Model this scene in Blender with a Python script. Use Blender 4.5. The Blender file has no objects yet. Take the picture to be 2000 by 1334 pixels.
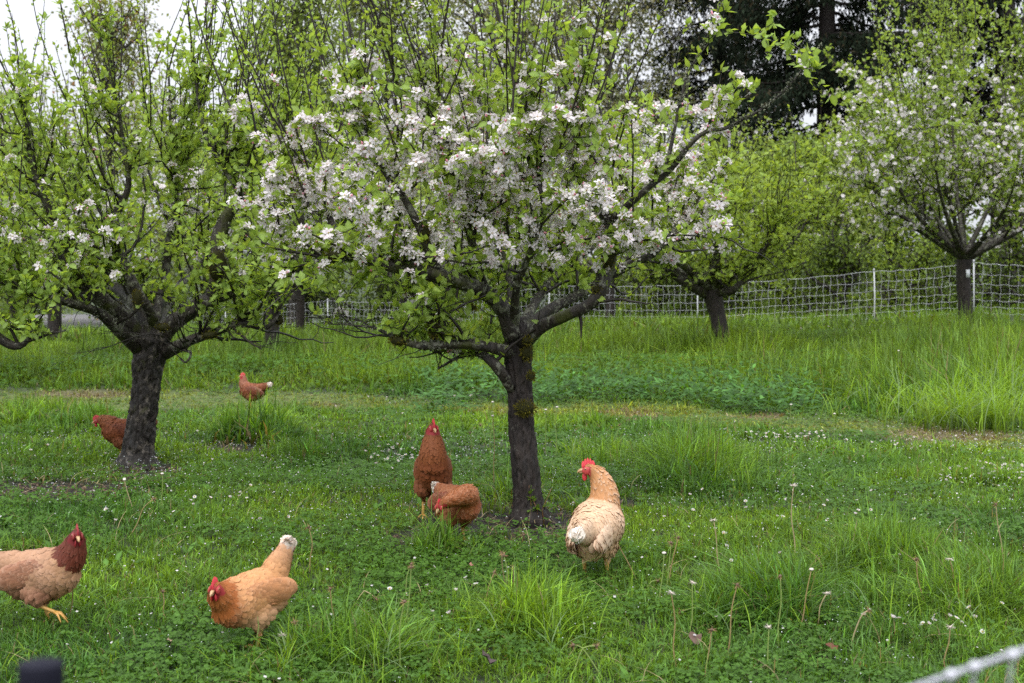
import bpy, math, numpy as np
from mathutils import Vector, Matrix
C = bpy.context.scene.collection
SC = bpy.context.scene
R = math.radians
# ------------------------------------------------------------------ camera, sky, sun, exposure
F = 50 / 36 * 2000          # pixels per unit slope, on the 2000 px wide photograph
H = 1.5
cam = bpy.data.cameras.new('camera'); cam_o = bpy.data.objects.new('camera', cam); C.objects.link(cam_o)
cam_o.location = (0, 0, H); cam_o.rotation_euler = (R(90), 0, 0)
cam.lens = 50; cam.sensor_width = 36; cam.shift_y = -(667 - 500) / 2000
cam.clip_start = .05; cam.clip_end = 3000
cam.dof.use_dof = True; cam.dof.focus_distance = 6.2; cam.dof.aperture_fstop = 6.3
SC.camera = cam_o
world = bpy.data.worlds.new('World'); SC.world = world; world.use_nodes = True
nt = world.node_tree; nt.nodes.clear()
out = nt.nodes.new('ShaderNodeOutputWorld'); bg = nt.nodes.new('ShaderNodeBackground')
sky = nt.nodes.new('ShaderNodeTexSky'); sky.sky_type = 'NISHITA'; sky.sun_disc = False
sky.sun_elevation = R(58); sky.sun_rotation = R(200); sky.air_density = 1.0; sky.dust_density = 4.0
hs = nt.nodes.new('ShaderNodeHueSaturation'); hs.inputs['Saturation'].default_value = .10
mx = nt.nodes.new('ShaderNodeMix'); mx.data_type = 'RGBA'; mx.inputs['Factor'].default_value = .86
mx.inputs[7].default_value = (6.9, 7.15, 7.75, 1)      # the even cloud layer, in the sky's own units
nt.links.new(sky.outputs[0], hs.inputs['Color']); nt.links.new(hs.outputs[0], mx.inputs[6])
# an overcast sky is brighter overhead than at the horizon: L = Lh (1 + 1.8 sin elevation)
tc = nt.nodes.new('ShaderNodeTexCoord'); sx = nt.nodes.new('ShaderNodeSeparateXYZ'); nt.links.new(tc.outputs['Generated'], sx.inputs[0])
cl = nt.nodes.new('ShaderNodeMath'); cl.operation = 'MAXIMUM'; cl.inputs[1].default_value = 0; nt.links.new(sx.outputs['Z'], cl.inputs[0])
ma = nt.nodes.new('ShaderNodeMath'); ma.operation = 'MULTIPLY_ADD'; ma.inputs[1].default_value = 1.8; ma.inputs[2].default_value = 1.0; nt.links.new(cl.outputs[0], ma.inputs[0])
vm = nt.nodes.new('ShaderNodeVectorMath'); vm.operation = 'SCALE'; nt.links.new(mx.outputs[2], vm.inputs[0]); nt.links.new(ma.outputs[0], vm.inputs['Scale'])
nt.links.new(vm.outputs[0], bg.inputs['Color']); bg.inputs['Strength'].default_value = .088
nt.links.new(bg.outputs[0], out.inputs['Surface'])
sun = bpy.data.lights.new('sun', 'SUN'); sun.energy = 1.5; sun.angle = R(40); sun.color = (1, .97, .92)
sun_o = bpy.data.objects.new('sun', sun); C.objects.link(sun_o)
sun_o.rotation_euler = (R(32), 0, R(-20 + 180 - 180))
SC.view_settings.view_transform = 'Standard'; SC.view_settings.look = 'None'
SC.view_settings.exposure = 0.52; SC.view_settings.gamma = 1
SC.cycles.max_bounces = 8; SC.cycles.diffuse_bounces = 6; SC.cycles.transmission_bounces = 6; SC.cycles.glossy_bounces = 2
SC.cycles.use_denoising = False; SC.cycles.caustics_reflective = False; SC.cycles.caustics_refractive = False
RNG = np.random.default_rng(11)

# ------------------------------------------------------------------ helpers
def A(x): return np.asarray(x, dtype=np.float64)
def nrm(v):
    v = A(v); return v / np.maximum(np.linalg.norm(v, axis=-1, keepdims=True), 1e-9)
def hsh(i, j, seed):
    n = (i.astype(np.int64) * 374761393 + j.astype(np.int64) * 668265263 + seed * 1274126177) & 0x7fffffff
    n = ((n ^ (n >> 13)) * 1103515245) & 0x7fffffff
    return ((n ^ (n >> 16)) & 0xffff) / 65535.0
def vnoise(x, y, s=1.0, seed=0):
    x = A(x) / s; y = A(y) / s
    i = np.floor(x); j = np.floor(y); fx = x - i; fy = y - j
    fx = fx * fx * (3 - 2 * fx); fy = fy * fy * (3 - 2 * fy)
    a = hsh(i, j, seed); b = hsh(i + 1, j, seed); c = hsh(i, j + 1, seed); d = hsh(i + 1, j + 1, seed)
    return (a * (1 - fx) + b * fx) * (1 - fy) + (c * (1 - fx) + d * fx) * fy
def fbm(x, y, s=1.0, seed=0, o=3):
    t = 0; w = .5; k = 0
    for q in range(o):
        t = t + w * vnoise(x, y, s / 2 ** q, seed + 17 * q); k += w; w *= .5
    return t / k
def smooth(a, b, x):
    t = np.clip((A(x) - a) / (b - a), 0, 1); return t * t * (3 - 2 * t)

# ground: heights in a table of image columns against distance
_Y = A([0, 4.2, 5.5, 6.8, 9.5, 14.5, 16.5, 20, 24, 29, 34.5, 40, 46, 60, 4000])
_C = A([0, 640, 1073, 1707, 2000])
_Z = A([[.25, .24, .253, .264, .13, -.04, .03, .12, 0, -.2, -.45, -.75, -1.1, -1.2, -1.2],
        [.25, .24, .253, .264, .13, -.04, .03, .2, .1, -.1, -.4, -.8, -.9, -1.0, -1.0],
        [.25, .24, .253, .264, .13, -.04, .03, .2, .15, 0, -.27, -.35, -.4, -.4, -.4],
        [.25, .24, .253, .264, .13, -.02, .06, .25, .22, .15, .12, .1, .1, .1, .1],
        [.25, .24, .253, .264, .13, 0, .12, .3, .33, .33, .3, .3, .3, .3, .3]])
def gz(X, Y):
    X = A(X); Y = A(Y); r = 0
    for k in (.94, 1, 1.06):
        y = np.maximum(Y * k, .5); col = np.clip(1000 + F * X / y, 0, 2000)
        zs = [np.interp(y, _Y, z) for z in _Z]
        t = np.interp(col, _C, np.arange(5)); i = np.clip(np.floor(t).astype(int), 0, 3); f = t - i
        zs = np.stack(zs); idx = np.indices(i.shape) if i.ndim else ()
        r = r + zs[(i,) + tuple(idx)] * (1 - f) + zs[(i + 1,) + tuple(idx)] * f
    return r / 3 + .03 * (fbm(X, Y, 1.3, 5) - .5)
def colrow(X, Y):
    Z = gz(X, Y); return 1000 + F * X / Y, 500 + F * (H - Z) / Y
def P(px, row, d): return A([(px - 1000) / F * d, d, H - (row - 500) / F * d])
def G(px, row):
    """the ground point seen at that pixel"""
    ys = np.linspace(3.0, 60, 3000); xs = (px - 1000) / F * ys
    r = 500 + F * (H - gz(xs, ys)) / ys
    k = np.argmax(r < row); y = ys[k]; x = xs[k]
    return A([x, y, float(gz(A([x]), A([y]))[0])])
def onground(x, y): return A([x, y, float(gz(A([x]), A([y]))[0])])

class Acc:
    def __init__(s): s.V = []; s.Q = []; s.T = []; s.Cc = []; s.n = 0
    def add(s, V, Q=None, T=None, col=(1, 1, 1)):
        V = A(V).reshape(-1, 3); col = A(col)
        if col.ndim == 1: col = np.broadcast_to(col, V.shape)
        if Q is not None and len(Q): s.Q.append(np.asarray(Q).reshape(-1, 4) + s.n)
        if T is not None and len(T): s.T.append(np.asarray(T).reshape(-1, 3) + s.n)
        s.V.append(V); s.Cc.append(col.reshape(-1, 3)); s.n += len(V)
    def mesh(s, name, mat, smooth_=False):
        V = np.concatenate(s.V).astype(np.float32); Cc = np.concatenate(s.Cc)
        Q = np.concatenate(s.Q) if s.Q else np.zeros((0, 4), int); T = np.concatenate(s.T) if s.T else np.zeros((0, 3), int)
        me = bpy.data.meshes.new(name); me.vertices.add(len(V)); me.vertices.foreach_set('co', V.ravel())
        me.loops.add(Q.size + T.size); me.loops.foreach_set('vertex_index', np.concatenate([Q.ravel(), T.ravel()]).astype(np.int32))
        me.polygons.add(len(Q) + len(T))
        ls = np.concatenate([np.arange(len(Q)) * 4, len(Q) * 4 + np.arange(len(T)) * 3]).astype(np.int32)
        me.polygons.foreach_set('loop_start', ls)
        if smooth_: me.polygons.foreach_set('use_smooth', np.ones(len(Q) + len(T), bool))
        at = me.color_attributes.new('Col', 'FLOAT_COLOR', 'POINT')
        at.data.foreach_set('color', np.concatenate([np.clip(Cc, 0, 1), np.ones((len(Cc), 1))], 1).astype(np.float32).ravel())
        me.update(calc_edges=True); me.materials.append(mat)
        return me
    def build(s, name, mat, parent=None, smooth_=False, **k):
        if not s.V: return None
        return link(name, s.mesh(name, mat, smooth_), parent, **k)
def link(name, data, parent=None, label=None, cat=None, group=None, kind=None, loc=None):
    o = bpy.data.objects.new(name, data); C.objects.link(o)
    if parent is not None: o.parent = parent
    if loc is not None: o.location = loc
    if label: o['label'] = label
    if cat: o['category'] = cat
    if group: o['group'] = group
    if kind: o['kind'] = kind
    return o
def root(name, loc, label, cat, group=None, rz=0):
    o = link(name, None, None, label, cat, group, None, tuple(float(v) for v in loc)); o.rotation_euler.z = rz
    return o

def frames(d, up):
    """columns: side, d, normal"""
    d = nrm(d); s = np.cross(d, up); bad = np.linalg.norm(s, axis=-1) < 1e-4
    if bad.any(): s[bad] = np.cross(d[bad], [1, .3, .1])
    s = nrm(s); n = np.cross(s, d)
    return np.stack([s, d, n], -1)
def stamp(acc, tv, tq, tt, pos, M, sc, col, vcol=None):
    """copies of a template at pos (N,3) with matrices (N,3,3), scale (N,) or (N,3)"""
    tv = A(tv); N = len(pos)
    if N == 0: return
    sc = A(sc); sc = sc[:, None] * np.ones(3) if sc.ndim == 1 else sc
    L = tv[None] * sc[:, None, :]
    V = np.einsum('nij,nkj->nki', M, L) + A(pos)[:, None]
    k = len(tv); off = (np.arange(N) * k)[:, None, None]
    Q = (np.asarray(tq)[None] + off).reshape(-1, 4) if tq is not None and len(tq) else None
    T = (np.asarray(tt)[None] + off).reshape(-1, 3) if tt is not None and len(tt) else None
    col = A(col); cc = col[:, None, :] * np.ones((1, k, 1)) if col.ndim == 2 else col
    if vcol is not None:
        vc = A(vcol); cc = cc * (vc[None, :, None] if vc.ndim == 1 else vc[None])
    acc.add(V, Q, T, cc)

def catmull(pts, vals, step):
    pts = A(pts); vals = A(vals); P0 = np.vstack([2 * pts[0] - pts[1], pts, 2 * pts[-1] - pts[-2]])
    op = []; ov = []
    for i in range(len(pts) - 1):
        a, b, c, d = P0[i:i + 4]; n = max(2, int(np.linalg.norm(c - b) / step))
        for t in np.linspace(0, 1, n, endpoint=False):
            op.append(.5 * (2 * b + (c - a) * t + (2 * a - 5 * b + 4 * c - d) * t * t + (3 * b - a - 3 * c + d) * t ** 3))
            ov.append(vals[i] * (1 - t) + vals[i + 1] * t)
    op.append(pts[-1]); ov.append(vals[-1])
    return A(op), A(ov)
def tube(acc, pts, rad, sides, col=(1, 1, 1), bump=0, seed=0, closed=True, flat=None):
    pts = A(pts); n = len(pts); rad = A(rad) * np.ones(n)
    tan = np.gradient(pts, axis=0); tan = nrm(tan)
    s = np.cross(tan[0], [0.31, .2, 1] if abs(tan[0][2]) < .9 else [1, .2, 0]); s = s / np.linalg.norm(s)
    S = np.empty((n, 3)); S[0] = s
    for i in range(1, n):
        s = s - tan[i] * (s @ tan[i]); s = s / max(np.linalg.norm(s), 1e-9); S[i] = s
    B = np.cross(tan, S); a = np.arange(sides) / sides * 2 * math.pi
    rr = np.repeat(rad[:, None], sides, 1)
    if bump:
        L = np.cumsum(np.r_[0, np.linalg.norm(np.diff(pts, axis=0), axis=1)])
        u = np.cos(a)[None] * 3 + L[:, None] * 9 + seed; v = np.sin(a)[None] * 3 + L[:, None] * 5 + seed * 3
        rr = rr * (1 + bump * (fbm(u, v, 1.6, seed % 97) - .5) * 2)
    V = pts[:, None] + rr[..., None] * (np.cos(a)[None, :, None] * S[:, None] + np.sin(a)[None, :, None] * B[:, None])
    V = V.reshape(-1, 3); i = np.arange(n - 1)[:, None] * sides; j = np.arange(sides)[None]; j2 = (j + 1) % sides
    Q = np.stack([i + j, i + j2, i + sides + j2, i + sides + j], -1).reshape(-1, 4)
    T = None
    if closed:
        V = np.vstack([V, pts[-1] + tan[-1] * rad[-1] * .6, pts[0] - tan[0] * rad[0] * .3]); e = (n - 1) * sides; jj = np.arange(sides)
        T = np.vstack([np.stack([e + jj, e + (jj + 1) % sides, np.full(sides, n * sides)], -1),
                       np.stack([(jj + 1) % sides, jj, np.full(sides, n * sides + 1)], -1)])
    c = A(col)
    if c.ndim == 2: c = np.vstack([np.repeat(c, sides, 0)] + ([c[-1:], c[:1]] if closed else []))
    acc.add(V, Q, T, c)
def ellipsoid(acc, c, r, M=None, nu=14, nv=9, col=(1, 1, 1)):
    u = np.arange(nu) / nu * 2 * math.pi; v = np.linspace(0, math.pi, nv)[1:-1]
    X = np.stack([np.cos(u)[None] * np.sin(v)[:, None], np.sin(u)[None] * np.sin(v)[:, None], np.cos(v)[:, None] * np.ones(nu)[None]], -1).reshape(-1, 3)
    X = np.vstack([X, [0, 0, 1], [0, 0, -1]]) * A(r)
    if M is not None: X = X @ A(M).T
    m = nv - 2; i = np.arange(m - 1)[:, None] * nu; j = np.arange(nu)[None]; j2 = (j + 1) % nu
    Q = np.stack([i + j, i + nu + j, i + nu + j2, i + j2], -1).reshape(-1, 4); jj = np.arange(nu); e = (m - 1) * nu
    T = np.vstack([np.stack([jj, (jj + 1) % nu, np.full(nu, m * nu)], -1), np.stack([e + (jj + 1) % nu, e + jj, np.full(nu, m * nu + 1)], -1)])
    acc.add(X + A(c), Q, T, col)

# ------------------------------------------------------------------ materials
def newmat(name):
    m = bpy.data.materials.new(name); m.use_nodes = True; t = m.node_tree; t.nodes.clear()
    o = t.nodes.new('ShaderNodeOutputMaterial'); return m, t, o
def N(t, kind, **k):
    n = t.nodes.new(kind)
    for a, b in k.items(): setattr(n, a, b)
    return n
def noise(t, scale, detail=4, rough=.6, vec=None, out=0):
    n = N(t, 'ShaderNodeTexNoise'); n.inputs['Scale'].default_value = scale; n.inputs['Detail'].default_value = detail; n.inputs['Roughness'].default_value = rough
    if vec is not None: t.links.new(vec, n.inputs['Vector'])
    return n.outputs[out]
def ramp(t, fac, stops):
    r = N(t, 'ShaderNodeValToRGB'); t.links.new(fac, r.inputs[0]); e = r.color_ramp.elements
    e[0].position, e[0].color = stops[0][0], (*stops[0][1], 1); e[1].position, e[1].color = stops[-1][0], (*stops[-1][1], 1)
    for p, c in stops[1:-1]: x = e.new(p); x.color = (*c, 1)
    return r.outputs[0]
def mixc(t, fac, a, b, mode='MIX'):
    m = N(t, 'ShaderNodeMix', data_type='RGBA', blend_type=mode)
    for s, v in ((0, fac), (6, a), (7, b)):
        if hasattr(v, 'is_linked') or hasattr(v, 'links'): t.links.new(v, m.inputs[s])
        else: m.inputs[s].default_value = v if s == 0 else (*v, 1)
    return m.outputs[2]
def bump(t, h, dist, strength=1.0):
    b = N(t, 'ShaderNodeBump'); b.inputs['Distance'].default_value = dist; b.inputs['Strength'].default_value = strength
    t.links.new(h, b.inputs['Height']); return b.outputs[0]
def colattr(t):
    return N(t, 'ShaderNodeAttribute', attribute_name='Col').outputs['Color']
def objcoord(t): return N(t, 'ShaderNodeNewGeometry').outputs['Position']

def leaf_mat(name, trans=.4, rough=.4, tint=(1.15, 1.15, .55), spec=.5):
    m, t, o = newmat(name); c = colattr(t)
    p = N(t, 'ShaderNodeBsdfPrincipled'); p.inputs['Roughness'].default_value = rough; p.inputs['Specular IOR Level'].default_value = spec
    t.links.new(c, p.inputs['Base Color'])
    tr = N(t, 'ShaderNodeBsdfTranslucent'); t.links.new(mixc(t, 1.0, c, tint, 'MULTIPLY'), tr.inputs['Color'])
    ms = N(t, 'ShaderNodeMixShader'); ms.inputs[0].default_value = trans
    t.links.new(p.outputs[0], ms.inputs[1]); t.links.new(tr.outputs[0], ms.inputs[2]); t.links.new(ms.outputs[0], o.inputs[0])
    return m
M_LEAF = leaf_mat('apple_leaf', .52, .5, (1.25, 1.15, .45), .28)
M_GRASS = leaf_mat('grass_blade', .42, .5, (1.3, 1.2, .35), .22)
M_PETAL = leaf_mat('petal', .35, .55, (1, 1, 1), .3)
M_FEATHER = leaf_mat('feather', .06, .62, (1, .9, .8), .3)
M_NEEDLE = leaf_mat('conifer_needles', .08, .8, (1, 1, .8), .1)
def plain(name, rough=.6, spec=.5, coat=0, bscale=None, bdist=.001, var=.25):
    m, t, o = newmat(name); c = colattr(t); p = N(t, 'ShaderNodeBsdfPrincipled')
    v = noise(t, 60 if bscale is None else bscale, 4, .6, objcoord(t))
    vv = N(t, 'ShaderNodeMapRange'); vv.inputs[3].default_value = 1 - var; vv.inputs[4].default_value = 1 + var; t.links.new(v, vv.inputs[0])
    t.links.new(mixc(t, 1.0, c, vv.outputs[0], 'MULTIPLY'), p.inputs['Base Color'])
    p.inputs['Roughness'].default_value = rough; p.inputs['Specular IOR Level'].default_value = spec; p.inputs['Coat Weight'].default_value = coat
    if bscale: t.links.new(bump(t, v, bdist), p.inputs['Normal'])
    t.links.new(p.outputs[0], o.inputs[0]); return m
M_SKIN = plain('comb_skin', .5, .5, 0, 400, .0008)
M_HORN = plain('horn', .35, .5, .1, 300, .0003, .15)
M_SCALE = plain('leg_scale', .5, .5, 0, 500, .0006)
M_STALK = plain('stalk', .6, .4, 0, None)
M_PLASTIC = plain('plastic', .4, .5, 0, None, var=.08)
M_POST = plain('black_plastic', .75, .15, 0, None, var=.08)
M_ROPE = plain('poly_rope', .6, .4, 0, 900, .0008, .2)
M_EYE = plain('eye', .08, .6, .5, None, var=.02)
M_MOSS = leaf_mat('moss', .2, .8, (1.1, 1.1, .5), .2)
M_LICHEN = plain('lichen', .9, .2, 0, 500, .001, .2)
M_DRY = plain('dry_leaf', .7, .3, 0, 120, .001, .4)
def bark_mat(name, dark, mid, lich, lich_amt, moss_amt, scale=1.0, wet=.55):
    m, t, o = newmat(name); g = objcoord(t)
    mp = N(t, 'ShaderNodeMapping'); mp.inputs['Scale'].default_value = (scale, scale, scale * .3); t.links.new(g, mp.inputs[0])
    n1 = noise(t, 38, 7, .7, mp.outputs[0]); n2 = noise(t, 9, 4, .6, g); n3 = noise(t, 26, 6, .7, g); n4 = noise(t, 6, 3, .6, g)
    vo = N(t, 'ShaderNodeTexVoronoi', feature='DISTANCE_TO_EDGE'); vo.inputs['Scale'].default_value = 26; t.links.new(mp.outputs[0], vo.inputs['Vector'])
    base = ramp(t, n1, [(.3, dark), (.55, mid), (.8, tuple(min(1, v * 1.9) for v in mid))])
    lf = N(t, 'ShaderNodeMapRange'); lf.inputs[1].default_value = .62 - lich_amt * .25; lf.inputs[2].default_value = .68 - lich_amt * .25
    add = N(t, 'ShaderNodeMath', operation='ADD'); t.links.new(n3, add.inputs[0])
    m2 = N(t, 'ShaderNodeMath', operation='MULTIPLY_ADD'); t.links.new(n2, m2.inputs[0]); m2.inputs[1].default_value = .6; m2.inputs[2].default_value = -.3
    t.links.new(m2.outputs[0], add.inputs[1]); t.links.new(add.outputs[0], lf.inputs[0])
    c = mixc(t, lf.outputs[0], base, lich)
    mf = N(t, 'ShaderNodeMapRange'); mf.inputs[1].default_value = .68 - moss_amt * .3; mf.inputs[2].default_value = .78 - moss_amt * .3; t.links.new(n4, mf.inputs[0])
    c = mixc(t, mf.outputs[0], c, (.045, .05, .01))
    p = N(t, 'ShaderNodeBsdfPrincipled'); t.links.new(c, p.inputs['Base Color']); p.inputs['Roughness'].default_value = wet; p.inputs['Specular IOR Level'].default_value = .4
    hgt = N(t, 'ShaderNodeMath', operation='ADD'); t.links.new(n1, hgt.inputs[0]); t.links.new(vo.outputs[0], hgt.inputs[1])
    t.links.new(bump(t, hgt.outputs[0], .012, .9), p.inputs['Normal']); t.links.new(p.outputs[0], o.inputs[0]); return m
M_TRUNK = bark_mat('trunk_bark', (.004, .0033, .003), (.028, .020, .0165), (.085, .08, .065), -.02, .0, 1.0, .7)
M_TRUNK2 = bark_mat('old_trunk_bark', (.007, .006, .005), (.03, .024, .02), (.13, .11, .09), .28, .08)
M_LIMB = bark_mat('limb_bark', (.012, .01, .009), (.034, .027, .021), (.16, .16, .12), .32, .45)
M_TWIG = plain('twig_bark', .5, .4, 0, 80, .001, .3)

def ground_mat():
    m, t, o = newmat('meadow_soil'); c = colattr(t); g = objcoord(t)
    n = noise(t, 40, 8, .75, g); n2 = noise(t, 6, 5, .6, g)
    v = ramp(t, n, [(.3, (.35, .35, .35)), (.7, (1.5, 1.5, 1.5))]); v2 = ramp(t, n2, [(.3, (.75, .75, .75)), (.7, (1.2, 1.2, 1.2))])
    cc = mixc(t, 1.0, mixc(t, 1.0, c, v, 'MULTIPLY'), v2, 'MULTIPLY')
    p = N(t, 'ShaderNodeBsdfPrincipled'); t.links.new(cc, p.inputs['Base Color']); p.inputs['Roughness'].default_value = .85
    t.links.new(bump(t, n, .03), p.inputs['Normal']); t.links.new(p.outputs[0], o.inputs[0]); return m
M_GROUND = ground_mat()

# ------------------------------------------------------------------ ground cover masks (in world space, through the ground's own layout)
def masks(X, Y):
    px, row = colrow(X, Y)
    tr = np.interp(px, [0, 300, 600, 1000, 1300, 1600, 2000], [778, 785, 782, 800, 812, 832, 858])
    hw = np.interp(px, [0, 600, 1000, 1500, 2000], [19, 14, 12, 16, 22])
    e = (fbm(X, Y, .8, 31) - .5) * 26
    track = 1 - smooth(.7, 1.3, np.abs(row - tr + e) / hw)
    brown = 0
    for (bx, by, rx, ry) in ((150, 772, 120, 8), (1235, 812, 70, 11), (1850, 850, 130, 18), (640, 795, 40, 5), (1500, 815, 60, 8), (890, 805, 60, 7), (1010, 806, 40, 6)):
        brown = np.maximum(brown, 1 - smooth(.6, 1.15, np.sqrt(((px - bx) / rx) ** 2 + ((row - by) / ry) ** 2) + (fbm(X, Y, .5, 9) - .5) * .9))
    soil = 0
    for (bx, by, rx, ry) in ((930, 1012, 170, 42), (1060, 1022, 120, 44), (820, 1048, 80, 26), (100, 955, 190, 26), (285, 925, 80, 20), (40, 1095, 80, 20), (1210, 985, 60, 14), (1860, 1060, 60, 10), (460, 880, 70, 14)):
        soil = np.maximum(soil, 1 - smooth(.55, 1.2, np.sqrt(((px - bx) / rx) ** 2 + ((row - by) / ry) ** 2) + (fbm(X, Y, .35, 12) - .5) * 1.1))
    tall = 0
    for (bx, by, rx, ry, h) in ((500, 850, 90, 30, .8), (1850, 775, 230, 50, 1.0), (1920, 720, 240, 60, 1.0), (1560, 760, 200, 40, .6), (1350, 925, 120, 50, .7), (1180, 900, 90, 35, .3), (850, 1085, 48, 16, .5), (1500, 1190, 150, 50, .6),
                                (1430, 690, 160, 22, .7), (1720, 1100, 120, 50, .5), (1050, 1230, 120, 40, .5), (700, 1290, 160, 40, .5), (90, 820, 130, 30, .6), (1900, 1180, 120, 50, .4), (985, 985, 30, 15, .7), (600, 905, 60, 14, .3)):
        tall = np.maximum(tall, h * (1 - smooth(.4, 1.2, np.sqrt(((px - bx) / rx) ** 2 + ((row - by) / ry) ** 2) + (fbm(X, Y, .4, 77) - .5) * .8)))
    return px, row, track, brown, soil, tall

def ground():
    g = np.tan(np.linspace(-1.25, 1.25, 161)); xs = g / g.max()
    ys = np.concatenate([[-60, -10, 0, 1, 2], np.linspace(3, 12, 110), np.linspace(12.1, 60, 120), [80, 120, 200, 400, 900, 2000]])
    X = np.empty((len(ys), 161)); 
    for i, y in enumerate(ys): X[i] = xs * max(14, abs(y) * 1.6 + 6) * (1 if y < 300 else 1.5)
    Yg = np.repeat(ys[:, None], 161, 1); Ye = np.maximum(Yg, 2.5)
    Z = gz(X.ravel(), Ye.ravel()).reshape(X.shape)
    px, row, track, brown, soil, tall = masks(X.ravel(), Ye.ravel())
    Z = Z.ravel() - .02 * soil
    n = fbm(X.ravel(), Yg.ravel(), .6, 3)
    c = A([.035, .055, .014])[None] * (.6 + .8 * n[:, None])
    c = c * (1 - track[:, None]) + A([.12, .16, .035]) * track[:, None]
    c = c * (1 - brown[:, None]) + A([.15, .115, .05]) * brown[:, None]
    c = c * (1 - soil[:, None]) + A([.022, .0145, .0105]) * soil[:, None]
    V = np.stack([X.ravel(), Yg.ravel(), Z], -1); a = len(ys)
    i = np.arange(a - 1)[:, None] * 161; j = np.arange(160)[None]
    Q = np.stack([i + j, i + j + 1, i + 162 + j, i + 161 + j], -1).reshape(-1, 4)
    ac = Acc(); ac.add(V, Q, None, c); ac.build('ground', M_GROUND, smooth_=True, kind='structure')
ground()

# ------------------------------------------------------------------ grass
def blades(acc, X, Y, h, w, col, tipcol, bend, lev, rng, az=None):
    n = len(X); Z = gz(X, Y) - .005
    az = rng.uniform(0, 2 * math.pi, n) if az is None else az
    d = np.stack([np.cos(az), np.sin(az), 0 * az], -1); fa = az + math.pi / 2 + rng.normal(0, .5, n)
    s = np.stack([np.cos(fa), np.sin(fa), 0 * az], -1); root_ = np.stack([X, Y, Z], -1)
    ts = np.linspace(0, 1, lev + 1); V = []; K = []
    for q, t in enumerate(ts):
        cz = h * (t - .45 * bend * t * t); cx = h * bend * t * t * .95
        c = root_ + d * cx[:, None]; c[:, 2] += cz
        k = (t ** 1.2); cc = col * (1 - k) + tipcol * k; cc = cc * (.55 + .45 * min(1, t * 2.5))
        if q < lev:
            ww = (w * (1 - .55 * t) * .5)[:, None]
            V += [c - s * ww, c + s * ww]; K += [cc, cc]
        else: V.append(c); K.append(cc)
    k = len(V); V = np.stack(V, 1); K = np.stack(K, 1); off = (np.arange(n) * k)[:, None, None]
    T = (A([[2 * lev - 2, 2 * lev - 1, 2 * lev]]).astype(int)[None] + off).reshape(-1, 3)
    Q = None
    if lev > 1: Q = (np.array([[2 * i, 2 * i + 1, 2 * i + 3, 2 * i + 2] for i in range(lev - 1)])[None] + off).reshape(-1, 4)
    acc.add(V, Q, T, K)
GREEN = A([.150, .252, .018]); DEEP = A([.042, .115, .016]); YELL = A([.27, .31, .055]); BLUE = A([.085, .165, .055]); STRAW = A([.36, .28, .14])
def scatter(y0, y1, n, rng):
    Y = np.sqrt(rng.uniform(y0 * y0, y1 * y1, n)); X = rng.uniform(-1, 1, n) * (.36 * 1.13 * Y + .25)
    return X, Y
def clumped(y0, y1, n, rng, per=7, spread=.03):
    m = n // per; X, Y = scatter(y0, y1, m, rng)
    X = np.repeat(X, per) + rng.normal(0, spread, m * per); Y = np.repeat(Y, per) + rng.normal(0, spread, m * per)
    cid = np.repeat(rng.random(m), per); az = np.repeat(rng.uniform(0, 6.28, m), per)
    return X, np.maximum(Y, 3.6), cid, az
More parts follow.
